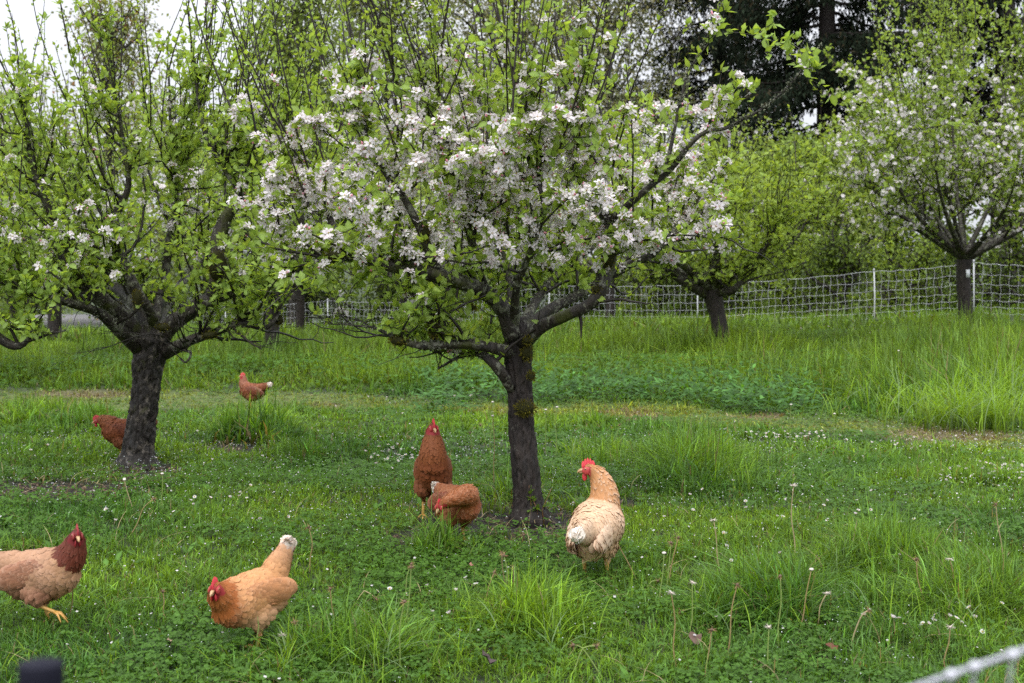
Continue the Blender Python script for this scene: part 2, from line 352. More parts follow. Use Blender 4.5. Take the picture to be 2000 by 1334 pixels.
def grass():
    rng = np.random.default_rng(3); acc = Acc(); tufts = Acc()
    bands = [(3.65, 5.2, 76000, 3, .0042), (5.2, 7, 76000, 2, .005), (7, 9.5, 70000, 2, .0072), (9.5, 14, 66000, 2, .012), (14, 22, 120000, 1, .0175), (22, 48, 70000, 1, .042)]
    for y0, y1, n, lev, w in bands:
        X, Y, cid, caz = clumped(y0, y1, n, rng, 8, .018 * (y0 / 4) ** .9)
        px, row, track, brown, soil, tall = masks(X, Y)
        keep = rng.random(len(X)) > np.maximum(soil * .93, np.maximum(brown * .2, track * .05))
        clov = smooth(.55, .68, fbm(X, Y, .9, 51)); keep &= rng.random(len(X)) > clov * .4 * (1 - np.clip(tall, 0, 1))
        X, Y, cid, caz, px, row, track, brown, soil, tall = [v[keep] for v in (X, Y, cid, caz, px, row, track, brown, soil, tall)]
        n = len(X); big = fbm(X, Y, 1.4, 21); sm = fbm(X, Y, .28, 22)
        base = .04 + .04 * smooth(.4, .75, big) + .07 * smooth(.55, .8, sm) * smooth(.35, .7, big)
        bank = smooth(0, 1, (np.interp(px, [0, 1000, 2000], [760, 775, 815]) - row) / 25)
        tall = tall * (1 - .8 * track); h = base * 1.15 * (1 - .45 * track) * (1 + 1.3 * bank) + tall * .26 + .05 * bank + .06 * smooth(24, 30, Y)
        h = h * rng.uniform(.55, 1.3, n) * (.7 + .6 * cid)
        hue = np.clip((fbm(X, Y, 1.1, 61) - .5) * 1.7 + .47 + rng.normal(0, .12, n), 0, 1)[:, None]; yb = np.clip(.8 * track + .15 * bank, 0, 1)[:, None]
        c = DEEP * (1 - hue) + GREEN * hue; c = c * (1 - .55 * (cid[:, None] > .8)) + BLUE * .55 * (cid[:, None] > .8)
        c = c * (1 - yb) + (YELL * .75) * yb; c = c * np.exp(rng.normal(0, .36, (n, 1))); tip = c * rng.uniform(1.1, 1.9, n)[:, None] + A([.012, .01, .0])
        dead = rng.random(n) < (.03 + .5 * brown + .05 * track + .3 * soil); c[dead] = STRAW * rng.uniform(.3, .9, (dead.sum(), 1)); tip[dead] = c[dead] * 1.1
        ww = w * rng.uniform(.6, 1.5, n) * (1 + .5 * np.clip(tall, 0, 1))
        bend = np.clip(rng.normal(.75, .42, n), .03, 1.6); az = np.where(rng.random(n) < .3, caz + rng.normal(0, .7, n), rng.uniform(0, 6.28, n))
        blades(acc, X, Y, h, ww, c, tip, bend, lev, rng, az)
    acc.build('grass', M_GRASS, kind='stuff', label='green meadow grass growing across the whole orchard floor', cat='grass')
    # long arching blades of the coarse tufts
    spots = [(500, 855, 90, .34, 26), (440, 850, 60, .28, 30), (545, 848, 60, .30, 30), (1850, 815, 200, .48, 260), (1960, 800, 90, .62, 260), (1900, 838, 110, .5, 420), (1700, 790, 160, .36, 80), (1350, 930, 110, .24, 90), (1250, 900, 120, .20, 60), (1110, 905, 60, .2, 50),
             (855, 1085, 50, .13, 130), (1120, 940, 60, .2, 40), (1500, 1200, 160, .17, 160), (1060, 1250, 130, .17, 130), (700, 1300, 200, .18, 150), (1700, 1130, 130, .2, 70), (1880, 1230, 120, .18, 60), (560, 1300, 120, .14, 60),
             (1450, 950, 120, .2, 80), (1600, 720, 250, .36, 120), (1300, 690, 120, .26, 50), (1900, 660, 120, .5, 90), (60, 830, 90, .2, 80), (150, 1300, 120, .1, 30), (990, 1000, 30, .16, 50), (1130, 990, 40, .15, 30), (610, 680, 60, .3, 30), (160, 660, 120, .25, 60)]
    for px, row, sp, L, k in spots:
        k = int(k * 1.25); qx = px + rng.normal(0, sp * .55, k); qr = row + rng.normal(0, sp * .13, k)
        pts = []; g0 = G(px, row); s = g0[1] / F
        X = (qx - 1000) * g0[1] / F; Y = np.maximum(g0[1] - (qr - row) * g0[1] / F * 4, 3.7)
        X = X + 0; X = X + .06 * np.sin(X * 23) + rng.normal(0, .015, k); 
        h = L * rng.uniform(.55, 1.25, k); c = (GREEN * rng.uniform(.8, 1.5, (k, 1)) + A([.01, .02, .01]) * rng.random((k, 1)))
        pale = rng.random(k) < .25; c[pale] = A([.17, .25, .11])
        blades(tufts, X, Y, h, np.full(k, .0048) * rng.uniform(.6, 1.3, k) * (1 + max(0, g0[1] - 6) / 7), c, c * 1.4, np.clip(rng.normal(.7, .35, k), .1, 1.5), 5, rng)
    tufts.build('tall_grass', M_GRASS, kind='stuff', label='long arching blades of coarse grass standing in tufts', cat='grass')
    dry = Acc(); k = 420; X, Y = scatter(3.9, 9, k, rng); c = STRAW * rng.uniform(.5, 1.15, (k, 1)); blades(dry, X, Y, rng.uniform(.06, .2, k), rng.uniform(.002, .0038, k), c, c, np.clip(rng.normal(1.0, .5, k), .1, 1.9), 5, rng)
    dry.build('dry_stems', M_STALK, kind='stuff', label='dry bent stems scattered in the near lawn', cat='dry stems')
    # clover and other round-leaved ground cover
    cl = Acc(); tv = [(0, 0, 0), (-.5, .6, .08), (0, 1, -.02), (.5, .6, .08)]
    tt = [(0, 2, 1), (0, 3, 2)]
    for y0, y1, n, s in [(3.7, 6, 15000, .013), (6, 9, 13000, .015), (9, 15, 12000, .022), (15, 24, 8000, .038)]:
        X, Y = scatter(y0, y1, n * 2, rng); px, row, track, brown, soil, tall = masks(X, Y)
        f = fbm(X, Y, .9, 51); bank = smooth(0, 1, (np.interp(px, [0, 1000, 2000], [760, 775, 815]) - row) / 25) * (1 - smooth(16, 20, Y))
        pr = np.clip(smooth(.52, .64, f) * .75 + .05 + .8 * bank * (1 - np.clip(tall, 0, .9)) + .3 * track, 0, 1) * (1 - .9 * soil) * (1 - brown)
        k = rng.random(len(X)) < pr; X, Y, track, bank, tall = X[k][:n], Y[k][:n], track[k][:n], bank[k][:n], tall[k][:n]; n2 = len(X)
        hh = rng.uniform(.015, .07, n2) * (1 - .6 * track) + bank * rng.uniform(.02, .24, n2)
        ctr = np.stack([X, Y, gz(X, Y) + hh], -1); a0 = rng.uniform(0, 6.28, n2); tone = rng.uniform(.7, 1.25, n2)
        base = (A([.085, .185, .024])[None] * (1 - track[:, None] * .7) + A([.12, .19, .04]) * track[:, None] * .7) * tone[:, None]
        for q in range(3):
            a = a0 + q * 2.09; dd = np.stack([np.cos(a), np.sin(a), rng.normal(-.1, .3, n2)], -1)
            up = nrm(np.stack([rng.normal(0, .3, n2), rng.normal(-.2, .3, n2), np.ones(n2)], -1))
            stamp(cl, tv, None, tt, ctr, frames(dd, up), s * rng.uniform(.8, 1.4, n2), base, [.7, 1, 1.15, 1])
    cl.build('clover', M_GRASS, kind='stuff', label='dark green clover and creeping weeds between the grass', cat='clover')
    # docks and dandelion leaves
    dk = Acc(); n = 260; X, Y = scatter(3.8, 9, n, rng); px, row, track, brown, soil, tall = masks(X, Y); k = soil < .5; X, Y = X[k], Y[k]
    X = np.repeat(X, 4) ; Y = np.repeat(Y, 4); n = len(X); a = rng.uniform(0, 6.28, n)
    dd = np.stack([np.cos(a), np.sin(a), rng.uniform(.3, 1.2, n)], -1)
    tv = [(0, 0, 0), (-.12, .3, .02), (0, .3, -.01), (.12, .3, .02), (-.17, .65, .03), (0, .65, 0), (.17, .65, .03), (0, 1, -.08)]
    tq = [(1, 2, 5, 4), (2, 3, 6, 5)]; tt = [(0, 2, 1), (0, 3, 2), (4, 5, 7), (5, 6, 7)]
    stamp(dk, tv, tq, tt, np.stack([X, Y, gz(X, Y)], -1), frames(dd, np.tile(A([[0, 0, 1.]]), (n, 1))), rng.uniform(.035, .085, n), A([.09, .19, .03])[None] * rng.uniform(.7, 1.4, (n, 1)), [.8, 1, 1.3, 1, 1, 1.3, 1, 1])
    n = 1500; qx = rng.uniform(820, 1600, n); qy = 13.2 + 3.2 * rng.random(n); X = (qx - 1000) / F * qy; px, row, track, brown, soil, tall = masks(X, qy); k = track < .3; X, Y = np.repeat(X[k], 4), np.repeat(qy[k], 4); n = len(X); a = rng.uniform(0, 6.28, n)
    stamp(dk, tv, tq, tt, np.stack([X + rng.normal(0, .05, n), Y, gz(X, Y) + rng.uniform(.02, .22, n)], -1), frames(np.stack([np.cos(a), np.sin(a), rng.uniform(-.2, .9, n)], -1), np.tile(A([[0, -.3, 1.]]), (n, 1))), rng.uniform(.05, .12, n), A([.06, .145, .028])[None] * np.exp(rng.normal(0, .3, (n, 1))), [.8, 1, 1.3, 1, 1, 1.3, 1, 1])
    dk.build('broad_leaf_weeds', M_GRASS, kind='stuff', label='broad leaved weeds spread through the near grass', cat='weeds')
    # straw and dead stems lying on the bare soil and worn track
    st = Acc(); n = 16000; X, Y = scatter(4, 17, n, rng); px, row, track, brown, soil, tall = masks(X, Y)
    k = rng.random(n) < np.clip(soil * .8 + brown + .05, 0, 1); X, Y = X[k], Y[k]; n = len(X); a = rng.uniform(0, 6.28, n)
    dd = np.stack([np.cos(a), np.sin(a), rng.normal(.05, .15, n)], -1); w = .0014 * Y / 5
    tv = [(-.5, 0, 0), (.5, 0, 0), (.6, .5, .06), (-.4, .5, .06), (0, 1, 0)]
    stamp(st, tv, [(0, 1, 2, 3)], [(3, 2, 4)], np.stack([X, Y, gz(X, Y) + .008], -1), frames(dd, np.tile(A([[0, 0, 1.]]), (n, 1))),
          np.stack([w * 2, rng.uniform(.03, .14, n), np.full(n, .1)], -1), STRAW[None] * rng.uniform(.15, .95, (n, 1)))
    st.build('straw_litter', M_STALK, kind='stuff', label='dry straw and dead stems lying on the bare soil', cat='straw')
    # clods and rotted leaf scraps on the bare soil
    cd = Acc(); n = 30000; X, Y = scatter(5.5, 10.5, n, rng); px, row, track, brown, soil, tall = masks(X, Y); k = rng.random(n) < soil * .8; X, Y = X[k], Y[k]; n = len(X)
    tv = A([(1, 0, 0), (-.8, .3, 0), (0, 1, .1), (.2, -1, 0), (.1, 0, .8)]); tt = [(0, 2, 4), (2, 1, 4), (1, 3, 4), (3, 0, 4)]
    stamp(cd, tv, None, tt, np.stack([X, Y, gz(X, Y) - .012], -1), frames(rng.normal(0, 1, (n, 3)) * A([1, 1, .2]), np.tile(A([[0, 0, 1.]]), (n, 1))), rng.uniform(.004, .016, n), A([[.05, .033, .022]]) * np.exp(rng.normal(0, .6, (n, 1))))
    cd.build('soil_clods', M_DRY, kind='stuff', label='dark clods and leaf scraps on the bare soil round the trunks', cat='soil')
    # fallen petals
    fp = Acc(); n = 900; X, Y = scatter(3.9, 13, n, rng); a = rng.uniform(0, 6.28, n)
    dd = np.stack([np.cos(a), np.sin(a), rng.normal(0, .4, n)], -1)
    stamp(fp, [(-.5, 0, .1), (.5, 0, .1), (.4, 1, .15), (-.4, 1, .1)], [(0, 1, 2, 3)], None, np.stack([X, Y, gz(X, Y) + rng.uniform(.03, .10, n)], -1),
          frames(dd, np.tile(A([[0, -.3, 1.]]), (n, 1))), rng.uniform(.005, .010, n), A([.72, .68, .68])[None] * rng.uniform(.7, 1.1, (n, 1)))
    fp.build('fallen_petals', M_PETAL, kind='stuff', label='small white apple petals scattered over the grass', cat='petals')
grass()
def dew():
    rng = np.random.default_rng(8); m, t, o = newmat('water_drop'); p = N(t, 'ShaderNodeBsdfPrincipled'); p.inputs['Base Color'].default_value = (.9, .93, .95, 1); p.inputs['Roughness'].default_value = .08; p.inputs['Specular IOR Level'].default_value = .8
    p.inputs['Transmission Weight'].default_value = .35; p.inputs['IOR'].default_value = 1.33; t.links.new(p.outputs[0], o.inputs[0]); a = Acc()
    X, Y = scatter(3.8, 11, 5200, rng); k = fbm(X, Y, .5, 19) > .42; X, Y = X[k], Y[k]; n = len(X)
    tv = [(1, 0, 0), (-1, 0, 0), (0, 1, 0), (0, -1, 0), (0, 0, 1), (0, 0, -1)]; tt = [(0, 2, 4), (2, 1, 4), (1, 3, 4), (3, 0, 4), (2, 0, 5), (1, 2, 5), (3, 1, 5), (0, 3, 5)]
    stamp(a, tv, None, tt, np.stack([X, Y, gz(X, Y) + rng.uniform(.03, .085, n)], -1), np.tile(np.eye(3)[None], (n, 1, 1)), rng.uniform(.0014, .0032, n) * (Y / 6) ** .5, np.ones((n, 3)))
    a.build('dew_drops', m, smooth_=True, kind='stuff', label='water drops clinging to the wet grass', cat='dew')
dew()

# ------------------------------------------------------------------ apple trees
LV = [(0, 0, 0), (-.30, .30, .07), (0, .32, -.03), (.30, .30, .07), (-.27, .68, .06), (0, .68, -.03), (.27, .68, .06), (0, 1, -.06)]
LQ = [(1, 2, 5, 4), (2, 3, 6, 5)]; LT = [(0, 2, 1), (0, 3, 2), (4, 5, 7), (5, 6, 7)]
LC = [.8, .92, 1.25, .92, 1, 1.25, 1, 1]
LVs = [(0, 0, 0), (-.3, .5, .07), (0, 1, -.04), (.3, .5, .07)]; LQs = [(0, 3, 2, 1)]; LCs = [.9, 1, 1, 1]
def flower_template(nb=5, seed=0, open_=1.0):
    r = np.random.default_rng(seed); V = []; T = []; Q = []; Cc = []; k = 0
    for i in range(nb):
        a = i * 2 * math.pi / nb + r.normal(0, .12); u = A([math.cos(a), 0, math.sin(a)]); s = A([-math.sin(a), 0, math.cos(a)]); f = r.uniform(.85, 1.12); e = r.uniform(.2, .5) / open_
        b = u * .08; m = u * .42 * f + A([0, .14 * e * 2, 0]); tp = u * 1.0 * f * min(1, open_) + A([0, .55 * e, 0])
        V += [b, m - s * .25, m + s * .25, tp - s * .2 - u * .1, tp + s * .2 - u * .1, tp * 1.02]
        Q.append((k + 1, k + 3, k + 4, k + 2)); T += [(k, k + 1, k + 2), (k + 3, k + 5, k + 4)]
        pk = r.uniform(0, 1); Cc += [(.80, .74, .70), (.86, .82, .84), (.86, .82, .84)] + [(.84, .78 - .06 * pk, .81 - .04 * pk)] * 3; k += 6
    V += [(0, .22, 0), (.12, .1, 0), (-.06, .1, .1), (-.06, .1, -.1)]; T += [(k, k + 1, k + 2), (k, k + 2, k + 3), (k, k + 3, k + 1)]
    Cc += [(.65, .36, .05)] * 4
    return A(V), Q, T, A(Cc)
FL = [flower_template(5, s, o) for s, o in ((1, 1.0), (2, 1.1), (3, .8), (4, .95))]
BUDV = A([(0, 0, 0), (.3, .35, 0), (0, .35, .3), (-.3, .35, 0), (0, .35, -.3), (0, .85, 0)]); BUDT = [(0, 2, 1), (0, 3, 2), (0, 4, 3), (0, 1, 4), (1, 2, 5), (2, 3, 5), (3, 4, 5), (4, 1, 5)]

def parts_from(name, meshes, mats, parent):
    """many alike pieces of one thing, sharing mesh data"""
    for me, mw in zip(meshes, mats):
        o = bpy.data.objects.new(name, me); C.objects.link(o); o.parent = parent; o.matrix_basis = mw
def mat4(pos, M, s, org):
    X = np.eye(4); X[:3, :3] = M * s; X[:3, 3] = A(pos) - org
    return Matrix(X.tolist())

def apple_tree(px, row_or_pos, d, trunk, limbs, label, group, seed, crown=1.0, n_sec=60, n_twig=3, n_shoot=90, shoot=(.5, 1.1), leaf=.055, leafcol=(.265, .385, .088),
               spur_gap=.05, bloom=0.0, bloom_z=None, bloom_px=None, leaf_gap=.032, near=True, trunk_mat=None, nparts=0, lichen=0, moss=(), depth=1.0, spread=1.0, flower=.022, sides=4, name='apple_tree', outward=.3, shoot_px=None, skirt=None, sec_px=None, sec_row=([0, 1], [1, 1])):
    rng = np.random.default_rng(seed)
    tp = A([P(a, b, d + e) for a, b, e, w in trunk]); tr = A([w / F * (d + e) / 2 for a, b, e, w in trunk])
    base = onground(tp[0][0], tp[0][1]); org = base
    if near is False: tp[0][2] = base[2] - .05
    rt = root(name, org, label, 'apple tree', group)
    ac = Acc()
    pts, rad = catmull(tp, tr, .012 if near else .08)
    pts[0] = pts[0] - A([0, 0, .06]) if near else pts[0]
    # trunk with real plated relief
    sides_t = 72 if near else 14
    sub = Acc(); tube(sub, pts, rad, sides_t); V = sub.V[0]
    if near:
        n = len(pts); ctr = np.repeat(pts, sides_t, 0); Vv = V[:n * sides_t]; dirv = nrm(Vv - ctr); ang = np.arctan2(dirv[:, 1], dirv[:, 0]); zz = Vv[:, 2]
        u = np.cos(ang) * 1.0; v2 = np.sin(ang) * 1.0
        warp = fbm(ang + 9, zz * 9, .8, seed + 30) * 1.6; crack = np.abs(fbm(u * 2.3 + warp + zz * 2.2, v2 * 2.3 + warp - zz * 1.6, .55, seed) - .5) * 2
        plate = np.abs(fbm(u * 2.0 + 3 * fbm(zz, ang, .2, 4), v2 * 2 + zz * 9, .6, seed + 4) - .5) * 2
        rr = np.repeat(rad, sides_t)
        disp = rr * (.17 * (smooth(0, .35, crack) - .8) + .08 * (smooth(0, .25, plate) - .7) + .06 * (fbm(u * 6 + zz * 14, v2 * 6 + zz * 9, .7, seed + 5) - .5) + .10 * (fbm(u + zz * 3, v2 + zz * 2, .5, seed + 8) - .5))
        low = np.clip((.12 - (zz - base[2])) / .12, 0, 1); disp += rr * .35 * low ** 2 * (.4 + fbm(u * 2, v2 * 2, .8, seed + 2))
        V[:n * sides_t] = Vv + dirv * disp[:, None]
    sub.V[0] = V - org; sub.build('trunk', trunk_mat or M_TRUNK, rt, smooth_=True)
    top = pts[-1]
    nodes = []  # pos, tan, rad, level
    for li, lm in enumerate(limbs):
        q = A([P(a, b, d + e) for a, b, e, w in lm]); w = A([w_ / F * (d + e) / 2 for a, b, e, w_ in lm])
        q, w = catmull(q, w, .025 if near else .09)
        if near and len(q) > 6:
            q = q + np.stack([(fbm(np.arange(len(q)), np.full(len(q), li * 7.), 5, seed + k) - .5) * .03 for k in range(3)], -1) * np.linspace(0, 1, len(q))[:, None]
        la = Acc(); tube(la, q - org, w, 16 if near else 7, bump=.22 if near else .1, seed=seed * 31 + li); la.build('limb', M_LIMB, rt, smooth_=True)
        tn = nrm(np.gradient(q, axis=0)); n = len(q)
        for k in range(int(n * .22), n): nodes.append((q[k], tn[k], w[k], 0, k / n))
    tw = Acc(); spurs = []; sl_pos = []; sl_dir = []; sl_sz = []; ctr = A([top[0], top[1]])
    def path(p0, d0, L, n, wander, upb):
        st = L / (n - 1); p = [p0]; dd = nrm(d0)
        for k in range(n - 1):
            dd = nrm(dd + rng.normal(0, wander, 3) + A([0, 0, upb])); p.append(p[-1] + dd * st)
        return A(p)
    def outw(p):
        v = A([p[0] - ctr[0], (p[1] - ctr[1]) * depth, 0]); return v / max(np.linalg.norm(v), .05)
    wts = A([.15 + nd[4] for nd in nodes]); npos = A([nd[0] for nd in nodes])
    if sec_px: wts = wts * np.interp(1000 + F * npos[:, 0] / npos[:, 1], *sec_px)
    wts = wts * np.interp(500 + F * (H - npos[:, 2]) / npos[:, 1], *sec_row); wts /= wts.sum(); secn = []
    for k in range(n_sec):
        nd = nodes[rng.choice(len(nodes), p=wts)]; p0 = nd[0]
        dd = outw(p0) * rng.uniform(0, .9) + rng.normal(0, .55, 3) * A([1, 1, .45]) + A([0, 0, rng.uniform(.2, 1.0)])
        L = rng.uniform(.25, .7) * crown * spread; n = 9; q = path(p0, dd, L, n, .22, .05)
        r0 = min(nd[2] * .5, .011 * crown) ; w = np.linspace(r0, r0 * .3, n); g = rng.uniform(.8, 1.3)
        tube(tw, q - org, w, sides, A([.022, .017, .014]) * g, closed=False)
        tn = nrm(np.gradient(q, axis=0))
        for j in range(1, n): secn.append((q[j], tn[j], w[j])); spurs.append((q[j], tn[j]))
    for k in range(int(n_sec * n_twig)):
        nd = secn[rng.integers(len(secn))]; dd = nd[1] * .4 + rng.normal(0, .6, 3) + outw(nd[0]) * .25 + A([0, 0, .25])
        L = rng.uniform(.08, .32) * crown; n = 5; q = path(nd[0], dd, L, n, .25, .06)
        tube(tw, q - org, np.linspace(.0032, .0014, n) * (1 if near else 2.2), 3, A([.02, .016, .012]) * rng.uniform(.7, 1.4), closed=False)
        tn = nrm(np.gradient(q, axis=0))
        for j in range(1, n): spurs.append((q[j], tn[j]))
    for nd in nodes:
        if rng.random() < (.30 if near else .5) * (float(np.interp(1000 + F * nd[0][0] / nd[0][1], *sec_px)) if sec_px else 1): spurs.append((nd[0], nrm(rng.normal(0, .6, 3) + A([0, 0, .5]))))
    hi = [nd[0] for nd in nodes if nd[4] > .4] + [s[0] for s in secn]; hi = A(hi); hz = hi[:, 2]; pw = np.clip((hz - np.quantile(hz, .15)), .02, None)
    if shoot_px: pw = pw * np.interp(1000 + F * hi[:, 0] / hi[:, 1], *shoot_px)
    pw = pw / pw.sum()
    for k in range(n_shoot):
        p0 = hi[rng.choice(len(hi), p=pw)]; dd = outw(p0) * rng.uniform(0, 2 * outward) + rng.normal(0, .16, 3) + A([0, 0, 1])
        L = rng.uniform(*shoot); n = 9; q = path(p0, dd, L, n, .05, .03)
        g = rng.uniform(.7, 1.5); tube(tw, q - org, np.linspace(.0058, .0018, n) * (L / shoot[1]) ** .4 * (1 if near else 1.7), sides if near else 3, A([.02, .014, .011]) * g, closed=False)
        m = int(L / leaf_gap); t = np.sort(rng.uniform(.08, 1, m)); f = t * (n - 1); i = np.minimum(f.astype(int), n - 2); f = f - i
        pp = q[i] * (1 - f[:, None]) + q[i + 1] * f[:, None]; tn = nrm(q[i + 1] - q[i])
        a = np.arange(m) * 2.4 + rng.uniform(0, 6); e = frames(tn, rng.normal(0, 1, (m, 3))); rd = e[..., 0] * np.cos(a)[:, None] + e[..., 2] * np.sin(a)[:, None]
        sl_pos.append(pp); sl_dir.append(rd * .9 + tn * .75 + A([0, 0, .1])); sl_sz.append(leaf * rng.uniform(.45, .95, m) * (1 - .25 * t))
        if rng.random() < .5: spurs.append((q[-1], tn[-1]))
    tw.build('twigs', M_TWIG, rt, kind='stuff')
    # rosettes and blossom
    sp = A([s[0] for s in spurs]); sd = A([s[1] for s in spurs]); k = len(sp)
    col = 1000 + F * sp[:, 0] / sp[:, 1]; rw = 500 + F * (H - sp[:, 2]) / sp[:, 1]
    pb = np.full(k, bloom)
    if bloom_z is not None: pb = pb * np.interp(rw, *bloom_z)
    if bloom_px is not None: pb = pb * np.interp(col, *bloom_px)
    isb = rng.random(k) < pb
    if skirt:
        keep = (rw < np.interp(col, *skirt) + rng.normal(0, 12, k)) | (rng.random(k) < .03); sp, sd, isb = sp[keep], sd[keep], isb[keep]; k = len(sp)
    lp = []; ld = []; ls = []
    for q in range(5):
        m = rng.random(k) < (.85 if q < 4 else .4); mm = m.sum()
        dd = sd[m] * .25 + rng.normal(0, .6, (mm, 3)) + A([0, 0, .28]); lp.append(sp[m] + rng.normal(0, .006, (mm, 3))); ld.append(dd); ls.append(leaf * rng.uniform(.55, 1.2, mm))
    lp = np.concatenate(lp + sl_pos); ld = nrm(np.concatenate(ld + sl_dir)); ls = np.concatenate(ls + sl_sz); n = len(lp)
    up = nrm(rng.normal(0, .75, (n, 3)) + A([0, -.25, .9])); Mf = frames(ld, up)
    tone = rng.uniform(.75, 1.35, n); yel = rng.random(n)[:, None]
    lc = A(leafcol)[None] * (1 - .35 * yel) + A(leafcol)[None] * A([1.35, 1.15, .9]) * .35 * yel; lc = lc * tone[:, None]
    pxl = 1000 + F * lp[:, 0] / lp[:, 1]; rwl = 500 + F * (H - lp[:, 2]) / lp[:, 1]
    own = np.zeros(n, bool)
    if nparts:
        vis = (pxl > 5) & (pxl < 1995) & (rwl > 5); sc_ = ls / lp[:, 1] * np.where(vis, 1, 0) * (.5 + .5 * np.abs(Mf[:, 1, 2])) - (lp[:, 1] - d) * .004
        idx = np.argsort(-sc_)[:nparts]; own[idx] = True
        metas = []
        for v in range(6):
            a2 = Acc(); stamp(a2, LV, LQ, LT, A([[0, 0, 0]]), np.eye(3)[None], A([1.]), A([leafcol]) * (.8 + .1 * v), LC); metas.append(a2.mesh('leaf', M_LEAF))
        parts_from('leaf', [metas[i % 6] for i in range(len(idx))], [mat4(lp[i], Mf[i], ls[i], org) for i in idx], rt)
    la = Acc(); o_ = ~own
    if near: stamp(la, [(0, 0, 0), (-.31, .45, .07), (0, .5, -.03), (.31, .45, .07), (0, 1, -.06)], None, [(0, 2, 1), (0, 3, 2), (1, 2, 4), (2, 3, 4)], lp[o_] - org, Mf[o_], ls[o_] * A([1.08]), lc[o_], [.8, .95, 1.25, .95, 1.1])
    else: stamp(la, LVs, LQs, None, lp[o_] - org, Mf[o_], ls[o_] * A([1.25]), lc[o_], LCs)
    la.build('foliage', M_LEAF, rt, kind='stuff')
    if bloom > 0:
        bp = sp[isb]; bd = sd[isb]; fp = []; fd = []; fk = []
        for q in range(7 if near else 5):
            m = len(bp); dd = nrm(rng.normal(0, .75, (m, 3)) + A([0, -.15, .45]) + bd * .3); fp.append(bp + dd * rng.uniform(.014, .033, (m, 1)) * (1 if near else 1.6)); fd.append(dd); fk.append(rng.random(m))
        fp = np.concatenate(fp); fd = np.concatenate(fd); fk = np.concatenate(fk); m = len(fp)
        Mb = frames(fd, rng.normal(0, 1, (m, 3))); sz = flower * rng.uniform(.8, 1.2, m); bud = fk > .87
        cpx = 1000 + F * fp[:, 0] / fp[:, 1]; crw = 500 + F * (H - fp[:, 2]) / fp[:, 1]; own = np.zeros(m, bool)
        if nparts:
            vis = (cpx > 5) & (cpx < 1995) & (crw > 5); s_ = np.where(vis & ~bud, 1, 0) * (.6 + .4 * np.clip(-Mb[:, 1, 1], 0, 1)) - (fp[:, 1] - d) * 1.2
            idx = np.argsort(-s_)[:nparts]; own[idx] = True; metas = []
            for tv, tq, tt, tc in FL:
                a2 = Acc(); a2.add(tv, tq, tt, tc); metas.append(a2.mesh('blossom', M_PETAL))
            parts_from('blossom', [metas[i % 4] for i in range(len(idx))], [mat4(fp[i], Mb[i], sz[i], org) for i in idx], rt)
        ba = Acc()
        for v in range(4):
            k2 = (~own) & (~bud) & (np.arange(m) % 4 == v); kk = k2.sum()
            if near:
                tv, tq, tt, tc = FL[v]; stamp(ba, tv, tq, tt, fp[k2] - org, Mb[k2], sz[k2], np.ones((kk, 3)) * rng.uniform(.88, 1.05, (kk, 1)), tc)
            else:
                stamp(ba, [(0, 0, 0), (1, .3, 0), (.3, .35, .95), (-.8, .3, .6), (-.8, .3, -.6), (.3, .35, -.95)], None, [(0, 2, 1), (0, 3, 2), (0, 4, 3), (0, 5, 4), (0, 1, 5)], fp[k2] - org, Mb[k2], sz[k2] * 1.15, A([[.80, .75, .76]]) * rng.uniform(.85, 1.05, (kk, 1)))
        stamp(ba, BUDV, None, BUDT, fp[bud] - org, Mb[bud], sz[bud] * .8, A([[.75, .34, .42]]) * rng.uniform(.85, 1.2, (bud.sum(), 1)))
        ba.build('blossoms', M_PETAL, rt, kind='stuff')
    # lichen crusts on the limbs and moss cushions
    if lichen:
        lk = Acc(); idx = rng.integers(len(nodes), size=lichen); tn = A([nodes[i][1] for i in idx]); pp = A([nodes[i][0] for i in idx]); rr = A([nodes[i][2] for i in idx])
        rd = rng.normal(0, 1, (lichen, 3)) + A([0, -.4, .5]); rd = nrm(rd - tn * (rd * tn).sum(1, keepdims=True)); pp = pp + rd * rr[:, None] * 1.02
        keep = fbm(pp[:, 0] * 1.0 + 9, pp[:, 2] + pp[:, 1], .12, seed + 9) > .45; pp, rd = pp[keep], rd[keep]; m = len(pp)
        pp = pp + rng.normal(0, .004, (m, 3))
        for q in range(2):
            dd = nrm(rd + rng.normal(0, .7, (m, 3)))
            stamp(lk, [(0, 0, 0), (-.5, .5, .25), (.1, .6, -.2), (.5, .45, .2), (-.25, 1, 0), (.35, .95, .1)], None, [(0, 2, 1), (0, 3, 2), (1, 2, 4), (2, 3, 5)], pp - org, frames(dd, rng.normal(0, 1, (m, 3))), rng.uniform(.006, .013, m),
                  A([[.19, .20, .145]]) * rng.uniform(.4, 1.35, (m, 1)))
        lk.build('lichen', M_LICHEN, rt, kind='stuff')
    for (mx_, my_, e, sx, sy, cn) in moss:
        mk = Acc(); c = P(mx_, my_, d + e); q = cn; th = rng.uniform(0, 6.28, q); ph = np.arccos(rng.uniform(-1, 1, q)); dv = np.stack([np.cos(th) * np.sin(ph), np.sin(th) * np.sin(ph), np.cos(ph)], -1)
        pp = c + dv * A([sx, sx * .7, sy]) / F * d * rng.uniform(.75, 1.12, (q, 1)); dd = nrm(dv + rng.normal(0, .5, (q, 3)) + A([0, -.2, .1]))
        stamp(mk, [(-.16, 0, 0), (.16, 0, 0), (.2, .6, .05), (-.2, .6, .05), (0, 1, 0)], [(0, 1, 2, 3)], [(3, 2, 4)], pp - org, frames(dd, rng.normal(0, 1, (q, 3))), rng.uniform(.006, .013, q), A([[.13, .115, .012]]) * rng.uniform(.35, 1.35, (q, 1)))
